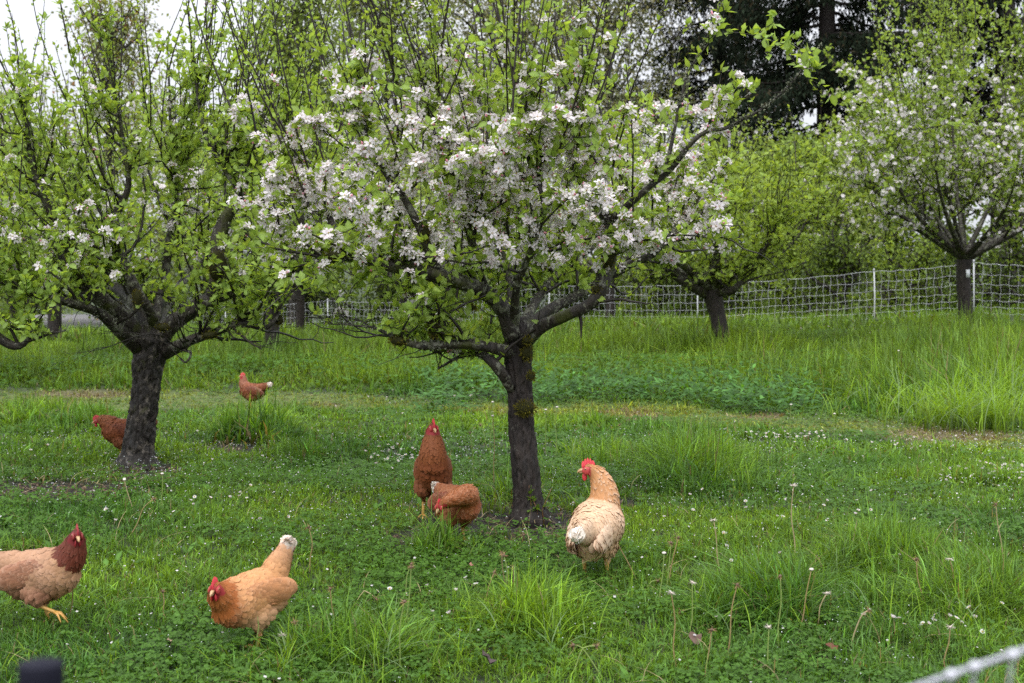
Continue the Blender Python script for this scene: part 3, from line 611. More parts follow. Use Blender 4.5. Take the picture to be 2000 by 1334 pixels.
        ellipsoid(mk, c - org, A([sx, sx * .7, sy]) / F * d * .85, col=(.03, .03, .008)); mk.build('moss', M_MOSS, rt)
    return rt

# the blossoming tree in the middle
apple_tree(0, 0, 6.66, [(1035, 1012, 0, 68), (1032, 985, 0, 58), (1028, 930, 0, 53), (1020, 850, .02, 50), (1015, 760, .03, 48), (1011, 700, .03, 52), (1010, 655, .03, 50), (1006, 625, .05, 38)],
  [[(1004, 660, 0, 36), (980, 600, -.05, 33), (930, 562, -.15, 32), (870, 541, -.22, 32), (800, 525, -.25, 28), (740, 513, -.25, 24), (680, 500, -.2, 20), (620, 512, -.1, 17), (565, 500, .0, 12)],
   [(1000, 690, 0, 26), (945, 676, -.12, 20), (880, 672, -.2, 18), (820, 674, -.25, 15), (775, 664, -.25, 9), (730, 640, -.25, 5), (690, 636, -.25, 3.5), (645, 630, -.25, 2)],
   [(1000, 760, 0, 22), (975, 722, -.05, 22), (955, 702, -.05, 20), (930, 690, .0, 12), (890, 700, .0, 7), (855, 720, .05, 4)],
   [(1020, 668, 0, 32), (1060, 636, -.1, 27), (1110, 614, -.2, 22), (1155, 592, -.25, 22), (1176, 560, -.25, 26), (1188, 515, -.22, 28), (1195, 470, -.2, 26), (1190, 430, -.2, 20), (1150, 385, -.2, 15), (1125, 330, -.22, 11), (1110, 250, -.25, 8), (1098, 150, -.28, 5), (1070, 40, -.3, 3)],
   [(1018, 650, .1, 26), (1070, 608, .2, 20), (1140, 572, .3, 17), (1200, 530, .4, 15), (1265, 500, .4, 16), (1320, 450, .4, 12), (1370, 380, .35, 8), (1420, 320, .3, 4)],
   [(1008, 640, .05, 26), (1000, 570, .25, 20), (988, 500, .35, 17), (985, 430, .4, 16), (960, 350, .4, 11), (940, 240, .4, 6), (930, 120, .4, 3)],
   [(860, 545, -.2, 20), (838, 490, -.25, 22), (818, 440, -.3, 18), (790, 390, -.32, 13), (745, 330, -.35, 10), (715, 260, -.35, 6), (700, 140, -.35, 3)],
   [(845, 672, -.22, 12), (848, 640, -.22, 16), (838, 605, -.25, 10), (800, 572, -.3, 6), (765, 545, -.3, 3)],
   [(1192, 430, -.2, 16), (1250, 380, -.3, 13), (1310, 330, -.35, 11), (1365, 265, -.4, 8), (1425, 248, -.4, 6), (1510, 200, -.45, 4.5), (1560, 150, -.45, 3.5), (1600, 85, -.45, 2)],
   [(1300, 335, -.35, 10), (1318, 250, -.35, 6), (1340, 160, -.35, 4.5), (1388, 60, -.35, 3), (1410, 0, -.35, 2)],
   [(690, 503, -.2, 16), (660, 470, -.1, 15), (640, 420, .0, 12), (600, 380, .05, 9), (560, 330, .1, 5)],
   [(1010, 645, .1, 24), (960, 590, .45, 17), (900, 540, .7, 18), (820, 500, .9, 14), (740, 470, 1.0, 9), (660, 430, 1.1, 5)],
   [(1013, 650, .1, 22), (1060, 570, .5, 17), (1130, 500, .9, 14), (1230, 440, 1.1, 12), (1320, 400, 1.2, 6)],
   [(1005, 640, 0, 22), (1010, 560, -.2, 14), (1040, 480, -.35, 11), (1060, 400, -.4, 10), (1030, 300, -.4, 6), (1000, 150, -.4, 3)],
   [(985, 620, 0, 18), (940, 540, -.1, 13), (920, 470, -.2, 15), (900, 400, -.25, 11), (880, 300, -.3, 7), (860, 180, -.3, 4)]],
  'blossoming apple tree with dark wet trunk standing between the pale hen and brown hens', 'apple trees of the orchard', 101,
  crown=.85, sec_px=([470, 560, 1330, 1430], [.5, 1, 1, .1]), sec_row=([0, 120, 320], [.04, .2, 1]), n_sec=215, n_twig=3.0, n_shoot=150, shoot=(.35, 1.2), shoot_px=([500, 700, 1150, 1350, 1600], [1, 1.2, 1, .25, .08]), skirt=([450, 620, 700, 770, 980, 1030, 1150, 1250, 1500], [540, 560, 600, 660, 715, 570, 560, 540, 440]), leaf=.047, bloom=.46, bloom_z=([0, 60, 160, 230, 440, 500, 550], [.10, .14, .45, 1, 1, .6, .06]),
  bloom_px=([450, 520, 1400, 1520], [.4, 1, 1, .8]), nparts=300, lichen=5200, flower=.025, spread=1.0, leaf_gap=.030,
  moss=((1026, 798, -.055, 20, 16, 420), (1030, 690, -.06, 13, 16, 260), (1038, 735, -.05, 8, 10, 120), (778, 666, -.26, 18, 10, 260), (848, 640, -.25, 11, 20, 260), (1030, 665, -.1, 9, 8, 100), (830, 455, -.3, 11, 16, 160), (922, 600, -.15, 9, 6, 90), (1165, 565, -.28, 10, 8, 90), (1190, 500, -.28, 12, 26, 200), (655, 500, -.2, 22, 12, 200)))
# a strip of loose black bark hanging from its right limb
def snag(px0, r0, px1, r1, d, w, lab):
    b = P(px0, r0, d); q, ww = catmull([b, (b + P(px1, r1, d)) / 2 + A([.006, 0, 0]), P(px1, r1, d)], [w, w * .8, w * .3], .008); a = Acc(); tube(a, q - b, ww, 7, (.012, .010, .009), bump=.5, seed=3)
    rt = link('loose_bark', a.mesh('loose_bark', M_TRUNK, True), None, lab, 'bark'); rt.location = b
snag(1131, 604, 1135, 660, 6.46, .009, 'strip of black bark hanging under the right limb of the middle tree')
snag(296, 822, 309, 797, 9.1, .016, 'splinter of bark sticking out of the old trunk on its right side')
# the larger tree on its left
apple_tree(0, 0, 9.15, [(268, 915, 0, 76), (270, 885, 0, 62), (277, 820, 0, 54), (286, 750, 0, 54), (291, 700, 0, 62), (298, 660, 0, 66), (300, 635, 0, 50)],
  [[(285, 680, 0, 36), (243, 622, -.1, 31), (200, 585, -.2, 29), (155, 545, -.3, 28), (126, 500, -.3, 25), (118, 455, -.3, 22), (90, 400, -.35, 15), (60, 300, -.4, 9), (40, 180, -.4, 5)],
   [(275, 690, 0, 26), (232, 645, -.25, 24), (190, 610, -.4, 20), (130, 590, -.6, 16), (60, 572, -.7, 12), (0, 540, -.8, 8), (-60, 500, -.8, 5)],
   [(300, 650, 0, 27), (262, 592, .1, 23), (240, 568, .2, 26), (210, 545, .4, 18), (180, 480, .5, 12), (150, 400, .6, 8)],
   [(308, 650, 0, 22), (288, 600, -.15, 20), (262, 560, -.2, 22), (240, 510, -.2, 20), (222, 470, -.2, 20), (228, 420, -.2, 16), (250, 360, -.2, 11), (235, 250, -.2, 7), (215, 100, -.2, 3)],
   [(318, 655, 0, 38), (352, 620, -.05, 34), (400, 590, -.1, 31), (450, 572, -.1, 25), (520, 560, -.1, 24), (570, 535, 0, 16), (610, 500, 0, 9)],
   [(415, 585, -.1, 30), (428, 530, -.15, 34), (424, 485, -.15, 34), (440, 430, -.15, 26), (470, 380, -.2, 18), (440, 330, -.2, 12), (400, 260, -.25, 8), (380, 120, -.25, 4)],
   [(322, 690, 0, 26), (362, 670, -.2, 22), (420, 648, -.3, 18), (470, 632, -.35, 15), (520, 640, -.35, 10), (550, 600, -.3, 6)],
   [(345, 680, -.1, 9), (372, 690, -.3, 5), (362, 708, -.35, 4), (350, 702, -.35, 2)],
   [(-60, 600, -.9, 26), (-20, 645, -.9, 20), (28, 676, -.9, 16), (58, 655, -.9, 12), (62, 620, -.9, 8), (80, 580, -.9, 4)],
   [(28, 676, -.9, 6), (90, 655, -.9, 5), (130, 645, -.9, 3)],
   [(300, 650, .1, 24), (330, 590, .6, 18), (380, 520, 1.0, 14), (450, 450, 1.3, 12), (520, 400, 1.4, 6)],
   [(295, 650, .1, 22), (230, 590, .7, 17), (140, 520, 1.2, 18), (50, 460, 1.5, 10), (-40, 420, 1.6, 5)],
   [(300, 640, 0, 22), (318, 560, .1, 17), (330, 480, .1, 18), (345, 400, 0, 12), (335, 280, 0, 7), (330, 130, 0, 3)],
   [(520, 560, -.1, 20), (560, 500, -.3, 16), (590, 430, -.4, 11), (560, 330, -.4, 7), (500, 200, -.4, 4), (460, 60, -.4, 2)]],
  'broad old apple tree, mostly leaf, with mossy forked limbs and a hen behind its trunk', 'apple trees of the orchard', 102,
  crown=1.1, sec_row=([0, 180, 380], [.03, .2, 1]), n_sec=280, n_twig=3.4, n_shoot=230, shoot=(.35, 1.05), skirt=([-100, 100, 180, 240, 360, 430, 560, 640], [660, 660, 560, 560, 600, 660, 610, 570]), leaf=.050, bloom=.07, bloom_z=([150, 300, 420, 520, 560], [.2, .6, 1.6, .8, .1]), nparts=300, lichen=4200, flower=.027, trunk_mat=M_TRUNK2, leaf_gap=.029, leafcol=(.265, .385, .088),
  moss=((425, 520, -.3, 20, 34, 420), (228, 600, -.05, 14, 10, 160), (268, 585, -.35, 10, 20, 220), (318, 640, -.2, 14, 8, 160), (160, 540, -.4, 20, 18, 240), (545, 625, -.3, 10, 12, 140), (410, 655, -.4, 16, 8, 160)))

def auto_limbs(px, row, w, seed, wide, up, n=7, dep=1.0):
    r = np.random.default_rng(seed); L = []
    for k in range(n):
        a = (k + r.uniform(-.3, .3)) / n * 2 * math.pi; cx = math.cos(a) * wide * r.uniform(.8, 1.1); e = math.sin(a) * dep * r.uniform(.8, 1.1); t = up * r.uniform(.6, 1.1)
        L.append([(px, row + w * .3, 0, w * .7), (px + cx * .3, row - t * .18, e * .3, w * .5), (px + cx * .62, row - t * .42 - 4, e * .6, w * .36), (px + cx * .85, row - t * .75, e * .85, w * .2), (px + cx, row - t * 1.25, e, w * .08)])
    return L
GR = 'apple trees of the orchard'
apple_tree(0, 0, 19.6, [(1412, 690, 0, 40), (1408, 660, 0, 34), (1400, 610, 0, 32), (1392, 575, 0, 38), (1390, 560, 0, 34)],
  auto_limbs(1392, 556, 36, 5, 190, 170, 8, 1.3) + [[(1380, 575, 0, 24), (1340, 552, -.3, 20), (1310, 530, -.4, 16), (1290, 480, -.5, 10)], [(1395, 570, 0, 20), (1430, 568, -.3, 16), (1445, 550, -.4, 12), (1430, 535, -.4, 5)]],
  'leafy apple tree without blossom, its leaning trunk in tall grass before the net fence', GR, 103, crown=1.6, n_sec=190, n_twig=3.4, n_shoot=130, shoot=(.4, .95), leaf=.064, near=False, leafcol=(.30, .42, .085), leaf_gap=.05, lichen=2500)
apple_tree(0, 0, 22, [(1888, 660, 0, 32), (1885, 600, 0, 28), (1881, 540, 0, 27), (1884, 508, 0, 30), (1885, 498, 0, 22)],
  auto_limbs(1884, 500, 22, 8, 265, 265, 11, 2.0) + auto_limbs(1884, 495, 18, 9, 130, 330, 4, 1.2), 'blossoming apple tree with a white tag on its trunk, close to the net fence', GR, 104, crown=2.3, n_sec=310, n_twig=3.4, n_shoot=190, shoot=(1.0, 2.6), leaf=.068, near=False, bloom=.30,
  bloom_z=([0, 80, 200, 460, 520], [.1, .3, 1, 1, .1]), flower=.027, leaf_gap=.055, lichen=2000, outward=.25, shoot_px=([1640, 1760, 1860], [.0, .25, 1]), sec_px=([1620, 1720], [.5, 1]), skirt=([1600, 2100], [535, 535]))
bg_specs = [  # px, base row, fork row, distance, trunk px, half-width px, height px, bloom, label
 (530, 682, 560, 20, 27, 190, 330, .12, 'apple tree whose stout dark trunk shows under the branches beside the far hen'),
 (585, 645, 560, 29, 17, 150, 300, .05, 'far apple tree whose thin trunk stands right of the stout one, by the fence'),
 (790, 640, 560, 28, 19, 170, 330, .10, 'far apple tree whose trunk stands against the net between two fence posts'),
 (878, 658, 560, 24, 27, 180, 330, .10, 'apple tree with an orange brown scar on its trunk behind the blossoming tree'),
 (105, 672, 560, 25, 26, 200, 360, .03, 'apple tree whose grey brown trunk stands near the left end of the fence'),
 (1640, 640, 520, 37, 14, 200, 260, .10, 'pale green apple tree outside the fence between the two trees near it'),
 (1190, 650, 540, 36, 18, 190, 240, .12, 'apple tree beyond the fence, seen through the blossoming tree'),
 (-90, 700, 560, 17, 34, 160, 330, .12, 'apple tree just past the edge whose boughs reach in from the left')]
for i, (px, br, fr, d, w, wide, up, bl, lab) in enumerate(bg_specs):
    apple_tree(0, 0, d, [(px, br + 8, 0, w * 1.1), (px + 2, (br + fr) / 2, 0, w), (px, fr, 0, w * 1.1), (px, fr - 8, 0, w * .8)], auto_limbs(px, fr, w, 40 + i, wide, up * .62, 8, 1.5), lab, GR, 200 + i,
      crown=1.3 + d / 25, n_sec=140, n_twig=2.6, n_shoot=100, shoot=(.35 * d / 22, 1.1 * d / 22), leaf=.066 * (d / 22) ** .6, near=False, bloom=bl, flower=.04, leaf_gap=.065, leafcol=(.29, .39, .11), sides=4, skirt=([0, 1], [fr + 10, fr + 10]))

# ------------------------------------------------------------------ trees beyond the fence
def cloud_tree(px, d, top_row, half, label, seed, leafcol, n, size, name, cat, bottom_row=560, trunk_w=.14, airy=.0, lobes=16, group=None, extra=None, deep=.7, col2=None):
    rng = np.random.default_rng(seed); x = (px - 1000) / F * d; base = onground(x, d); rt = root(name, base, label, cat, group)
    top = H - (top_row - 500) / F * d - base[2]; hw = half / F * d; bz = H - (bottom_row - 500) / F * d - base[2]
    ta = Acc(); q, w = catmull([(0, 0, -.2), (hw * .03, 0, top * .3), (-hw * .03, .1, top * .6), (0, 0, top * .92)], [trunk_w, trunk_w * .8, trunk_w * .5, .02], .4); tube(ta, q, w, 10, bump=.1, seed=seed); ta.build('trunk', M_TRUNK2, rt, smooth_=True)
    br = Acc(); cs = []
    for k in range(lobes):
        t = rng.uniform(.0, 1) ** .8; z = bz + (top - bz) * t; a = rng.uniform(0, 6.28); rmax = hw * (1 - .5 * max(0, t - .35) / .65) ; rr = rmax * rng.uniform(.25, .85)
        c = A([math.cos(a) * rr, math.sin(a) * rr * deep, z]); cs.append((c, rmax * rng.uniform(.3, .48), (top - bz) * rng.uniform(.10, .2)))
        qq, ww = catmull([(0, 0, max(.3, z - rr * .8 - .6)), c * A([.5, .5, 1]) - A([0, 0, rr * .3]), c, c * A([1.25, 1.25, 1]) + A([0, 0, .5])], [trunk_w * .35, .05, .03, .008], .3); tube(br, qq, ww, 5, A([.03, .024, .02]), closed=False)
        for s_ in range(9):
            e = c + rng.normal(0, 1, 3) * A([cs[-1][1], cs[-1][1] * deep, cs[-1][2]]) * .7; tube(br, A([c, (c + e) / 2 + rng.normal(0, .05, 3), e]), [.02, .012, .005], 3, A([.03, .024, .02]), closed=False)
    br.build('branches', M_TWIG, rt, kind='stuff')
    la = Acc(); idx = rng.integers(lobes, size=n // 9); c0 = A([cs[i][0] for i in idx]); rs = A([[cs[i][1], cs[i][1] * deep, cs[i][2]] for i in idx])
    g = rng.normal(0, .62, (len(idx), 3)); tw = c0 + g * rs; pp = np.repeat(tw, 9, 0) + rng.normal(0, size * 2.2, (len(idx) * 9, 3)); m = len(pp)
    tone = np.repeat(rng.uniform(.6, 1.35, len(idx)), 9) * rng.uniform(.8, 1.2, m); c = A(leafcol)[None] * tone[:, None]
    if col2 is not None: k = rng.random(m) < col2[1]; c[k] = A(col2[0]) * tone[k][:, None]
    stamp(la, LVs, LQs, None, pp, frames(rng.normal(0, 1, (m, 3)) + A([0, 0, -.3]), rng.normal(0, .7, (m, 3)) + A([0, 0, 1])), size * rng.uniform(.7, 1.4, m), c, LCs)
    la.build('crown', M_LEAF, rt, kind='stuff'); return rt
GT = 'deciduous trees beyond the fence'
cloud_tree(215, 42, 20, 150, 'slender tree with reddish green new leaves, its pointed top against the sky', 301, (.27, .31, .12), 8000, .12, 'maple_tree', 'tree', group=GT, lobes=26, col2=((.26, .15, .09), .12))
cloud_tree(20, 46, 230, 150, 'low loose green tree at the left end behind the orchard', 302, (.20, .28, .08), 11000, .145, 'deciduous_tree', 'tree', group=GT, lobes=22)
cloud_tree(570, 44, -60, 150, 'tall green tree with loose outline beside the gap of open sky', 303, (.21, .28, .085), 19000, .14, 'deciduous_tree', 'tree', group=GT, lobes=34)
cloud_tree(400, 48, 270, 120, 'small green tree filling the foot of the open sky gap', 304, (.21, .28, .085), 10000, .13, 'deciduous_tree', 'tree', group=GT, lobes=16)
cloud_tree(760, 50, -150, 190, 'tall hazy green tree rising out of the frame right of the sky gap', 305, (.24, .29, .13), 19000, .145, 'deciduous_tree', 'tree', group=GT, lobes=36)
cloud_tree(980, 52, -260, 210, 'tall grey green tree misted with small pale blossom, above the blossoming apple tree', 306, (.25, .28, .15), 23000, .15, 'blossoming_tree', 'tree', group=GT, lobes=46, col2=((.48, .47, .42), .3))
cloud_tree(1190, 54, -220, 200, 'grey green pale flowering tree standing next to the dark conifers', 307, (.21, .24, .13), 23000, .15, 'blossoming_tree', 'tree', group=GT, lobes=46, col2=((.46, .45, .40), .3))
cloud_tree(1520, 40, 310, 180, 'light green tree behind the fence below the conifers', 308, (.25, .35, .08), 15000, .145, 'deciduous_tree', 'tree', group=GT, lobes=22)
cloud_tree(1740, 40, 300, 170, 'yellow green tree behind the fence under the right conifer', 309, (.24, .34, .08), 14000, .145, 'deciduous_tree', 'tree', group=GT, lobes=20)

def conifer(px, d, label, seed, ztop, zlow, reach, n_b, side=1.0):
    rng = np.random.default_rng(seed); x = (px - 1000) / F * d; base = onground(x, d); rt = root('conifer', base, label, 'conifer', 'dark conifers behind the orchard')
    ta = Acc(); q, w = catmull([(0, 0, -.3), (.1, 0, ztop * .4), (0, 0, ztop)], [.5, .34, .06], .6); tube(ta, q, w, 12, bump=.1, seed=seed); ta.build('trunk', M_TRUNK, rt, smooth_=True)
    na = Acc(); POS = []; DIR = []; SZ = []
    for k in range(n_b):
        t = (k + rng.random()) / n_b; z = zlow + (ztop - zlow) * t; a = rng.uniform(0, 6.28); L = reach * (1 - .55 * t) * rng.uniform(.65, 1.1)
        hd = A([math.cos(a), math.sin(a), 0]); ts = np.linspace(0, 1, 14); q = np.stack([hd[0] * L * ts, hd[1] * L * ts, z - .22 * L * ts ** 1.5 + .13 * L * ts ** 3], -1) + rng.normal(0, .04, (14, 3))
        ba = Acc(); tube(ba, q, np.linspace(.07, .012, 14), 5, A([.02, .016, .013])); ba.build('bough', M_TWIG, rt)
        m = int(L * 30); tt = rng.uniform(.18, 1, m); f = tt * 13; i = np.minimum(f.astype(int), 12); f = f - i; p0 = q[i] * (1 - f[:, None]) + q[i + 1] * f[:, None]
        sd = A([-hd[1], hd[0], 0]); off = rng.normal(0, .28, m) * (1.1 - tt * .5); p0 = p0 + sd * off[:, None] * 1.2; hl = rng.uniform(.25, .95, m)
        for s_ in range(m):
            kk = int(hl[s_] / .075) + 1; zz = np.linspace(0, 1, kk); pp = p0[s_] + np.stack([sd[0] * .15 * zz * np.sign(off[s_]), sd[1] * .15 * zz * np.sign(off[s_]), -hl[s_] * zz], -1) + rng.normal(0, .075, (kk, 3))
            POS.append(pp); DIR.append(rng.normal(0, .45, (kk, 3)) + A([0, 0, -1]) + hd * .3); SZ.append(np.full(kk, .175) * rng.uniform(.7, 1.3, kk))
    POS = np.concatenate(POS); DIR = np.concatenate(DIR); SZ = np.concatenate(SZ); m = len(POS)
    c = A([.012, .019, .010])[None] * rng.uniform(.5, 1.7, (m, 1)); k = rng.random(m) < .12; c[k] = A([.035, .028, .014])
    stamp(na, [(-.2, .1, 0), (.2, 0, 0), (0, 1, 0)], None, [(0, 1, 2)], POS, frames(DIR, rng.normal(0, 1, (m, 3))), SZ, c)
    na.build('needles', M_NEEDLE, rt, kind='stuff'); return rt
conifer(1610, 47, 'dark conifer with drooping boughs and sky showing between them', 401, 17, 4.4, 5.2, 84)
conifer(1960, 44, 'dark conifer with thick trunk rising behind the far right apple tree', 402, 17, 4.2, 5.0, 84)
conifer(1400, 56, 'dark conifer next to the pale flowering trees', 403, 18, 7.4, 4.2, 60)

# shrubs behind the net
rs = np.random.default_rng(9)
for i, (px, tr, d, hf, dk) in enumerate([(60, 545, 53, 120, 0), (300, 535, 52, 120, 1), (470, 540, 48, 100, 0), (600, 530, 47, 100, 1), (740, 520, 44, 110, 1), (880, 520, 42, 110, 0), (1020, 500, 40, 110, 1), (1150, 510, 39, 110, 1), (1290, 505, 37, 110, 0), (1420, 495, 36, 110, 1),
                                      (1540, 490, 34, 110, 0), (1650, 480, 33, 110, 1), (1780, 470, 32, 110, 0), (1900, 460, 31, 100, 1), (2010, 450, 30, 110, 1), (2110, 440, 30, 90, 0)]):
    lab = ['light green bramble bush behind the net at', 'dark bushy shrub behind the net at'][dk] + ' ' + \
        ['the left end of the fence', 'the old apple tree trunk', 'the stout far trunk', 'the first post right of the old tree', 'the gap between the first and second post', 'the second post', 'the trunk of the blossoming tree', 'the right limb of the blossoming tree',
         'the post left of the leaning trunk', 'the leaning trunk of the leafy tree', 'the sagging net right of the leaning trunk', 'the tall white post', 'the net right of the tall white post', 'the tagged trunk', 'the corner post', 'the last stretch of net past the corner'][i]
    cloud_tree(px, d, tr, hf, lab, 500 + i, (.16, .24, .045) if dk else (.24, .34, .06), 4300, .09 * d / 36, 'shrub', 'shrub', bottom_row=640, trunk_w=.04, lobes=16, group='shrubs behind the net fence', deep=.5, col2=((.04, .06, .02), .35 if dk else .12))
# the pale gravel lane and low wall beyond the left end of the net
a = Acc(); a.add([(-24, 51.3, -1.0), (-11.0, 51.3, -1.0), (-11.0, 51.7, -1.0), (-24, 51.7, -1.0), (-24, 51.3, -.62), (-11.0, 51.3, -.62), (-11.0, 51.7, -.62), (-24, 51.7, -.62)], [(0, 1, 5, 4), (1, 2, 6, 5), (2, 3, 7, 6), (3, 0, 4, 7), (4, 5, 6, 7)], None, (.17, .16, .17))
wl = a.build('low_wall', M_PLASTIC, label='pale grey low wall beyond the left end of the net fence', cat='wall')

# ------------------------------------------------------------------ electric net fence
def fence():
    posts = [(-160, 51, 602), (0, 49, 602), (200, 46, 603), (222, 45.8, 603), (440, 43, 602), (640, 40, 587), (845, 37.5, 590), (1073, 34.5, 558), (1362, 31.5, 556), (1707, 29, 530), (1902, 27.5, 513), (2080, 26.5, 517), (2260, 25.5, 515)]
    base = onground(*P(1073, 600, 34.5)[:2]); rt = root('electric_net_fence', base, 'white electric netting fence with posts along the back of the orchard', 'fence'); W = A([.62, .63, .66])
    tops = A([P(a, b, d) for a, d, b in posts]); bots = A([(t[0], t[1], t[2] - 1.06) for t in tops]); rng = np.random.default_rng(5)
    for i in range(len(posts)):
        a = Acc(); ln = rng.normal(0, .01); tube(a, [bots[i] - base - A([0, 0, .15]), (tops[i] + bots[i]) / 2 - base + A([ln, 0, 0]), tops[i] - base + A([0, 0, .03])], [.013, .013, .013], 8, W)
        tube(a, [tops[i] - base + A([0, 0, .0]), tops[i] - base + A([0, 0, .05])], [.017, .017], 8, W * .8)
        a.build('post', M_PLASTIC, rt)
    levels = [1.0, .80, .62, .46, .32, .20, .09]; ends = np.array
    def line(u, i, h):
        sag = .035 * h * 4 * u * (1 - u) * (0.5 + .5 * h); t = tops[i] * (1 - u) + tops[i + 1] * u; b = bots[i] * (1 - u) + bots[i + 1] * u
        return b + (t - b) * h - A([0, 0, sag]) + A([0, 0, .012 * math.sin(u * 31 + h * 9 + i)])
    for h in levels:
        a = Acc(); pts = []
        for i in range(len(posts) - 1): pts += [line(u, i, h) for u in np.linspace(0, 1, 17)[:-1]]
        pts = A(pts) - base; tube(a, pts, .0034 if h == 1 else .0024, 4, W, closed=False); a.build('horizontal_strand', M_ROPE, rt)
    cnt = 0; segs = []
    for i in range(1, len(posts) - 1):
        L = np.linalg.norm(tops[i + 1] - tops[i]); n = int(L / .155)
        for k in range(1, n): segs.append((i, k / n))
    far = Acc(); order = sorted(range(len(segs)), key=lambda q: -segs[q][0] - segs[q][1]); num = 0
    for q in order:
        i, u = segs[q]; hs = np.linspace(1, .05, 15); ph = rng.uniform(0, 6); am = .013
        pts = A([line(u, i, h) + A([am * math.sin(h * 17 + 1.5 * math.sin(u * 40)), 0, 0]) for h in hs]) - base
        px = 1000 + F * (pts[0][0] + base[0]) / (pts[0][1] + base[1])
        if num < 290 and px < 2010: a = Acc(); tube(a, pts, .0034, 3, W * .93, closed=False); a.build('vertical_strand', M_ROPE, rt); num += 1
        else: tube(far, pts, .0034, 3, W * .93, closed=False)
    far.build('far_strands', M_ROPE, rt, kind='stuff')
fence()
# tag on the far right trunk
a = Acc(); c = P(1891, 534, 21.75); a.add([c + A([x, y, z]) for z in (-.06, .06) for x, y in ((-.028, 0), (.028, 0), (.028, .012), (-.028, .012))], [(0, 1, 5, 4), (1, 2, 6, 5), (2, 3, 7, 6), (3, 0, 4, 7), (4, 5, 6, 7), (3, 2, 1, 0)], None, (.7, .72, .75))
a.build('tree_tag', M_PLASTIC, label='small white tag fixed to the far right apple trunk', cat='tag')

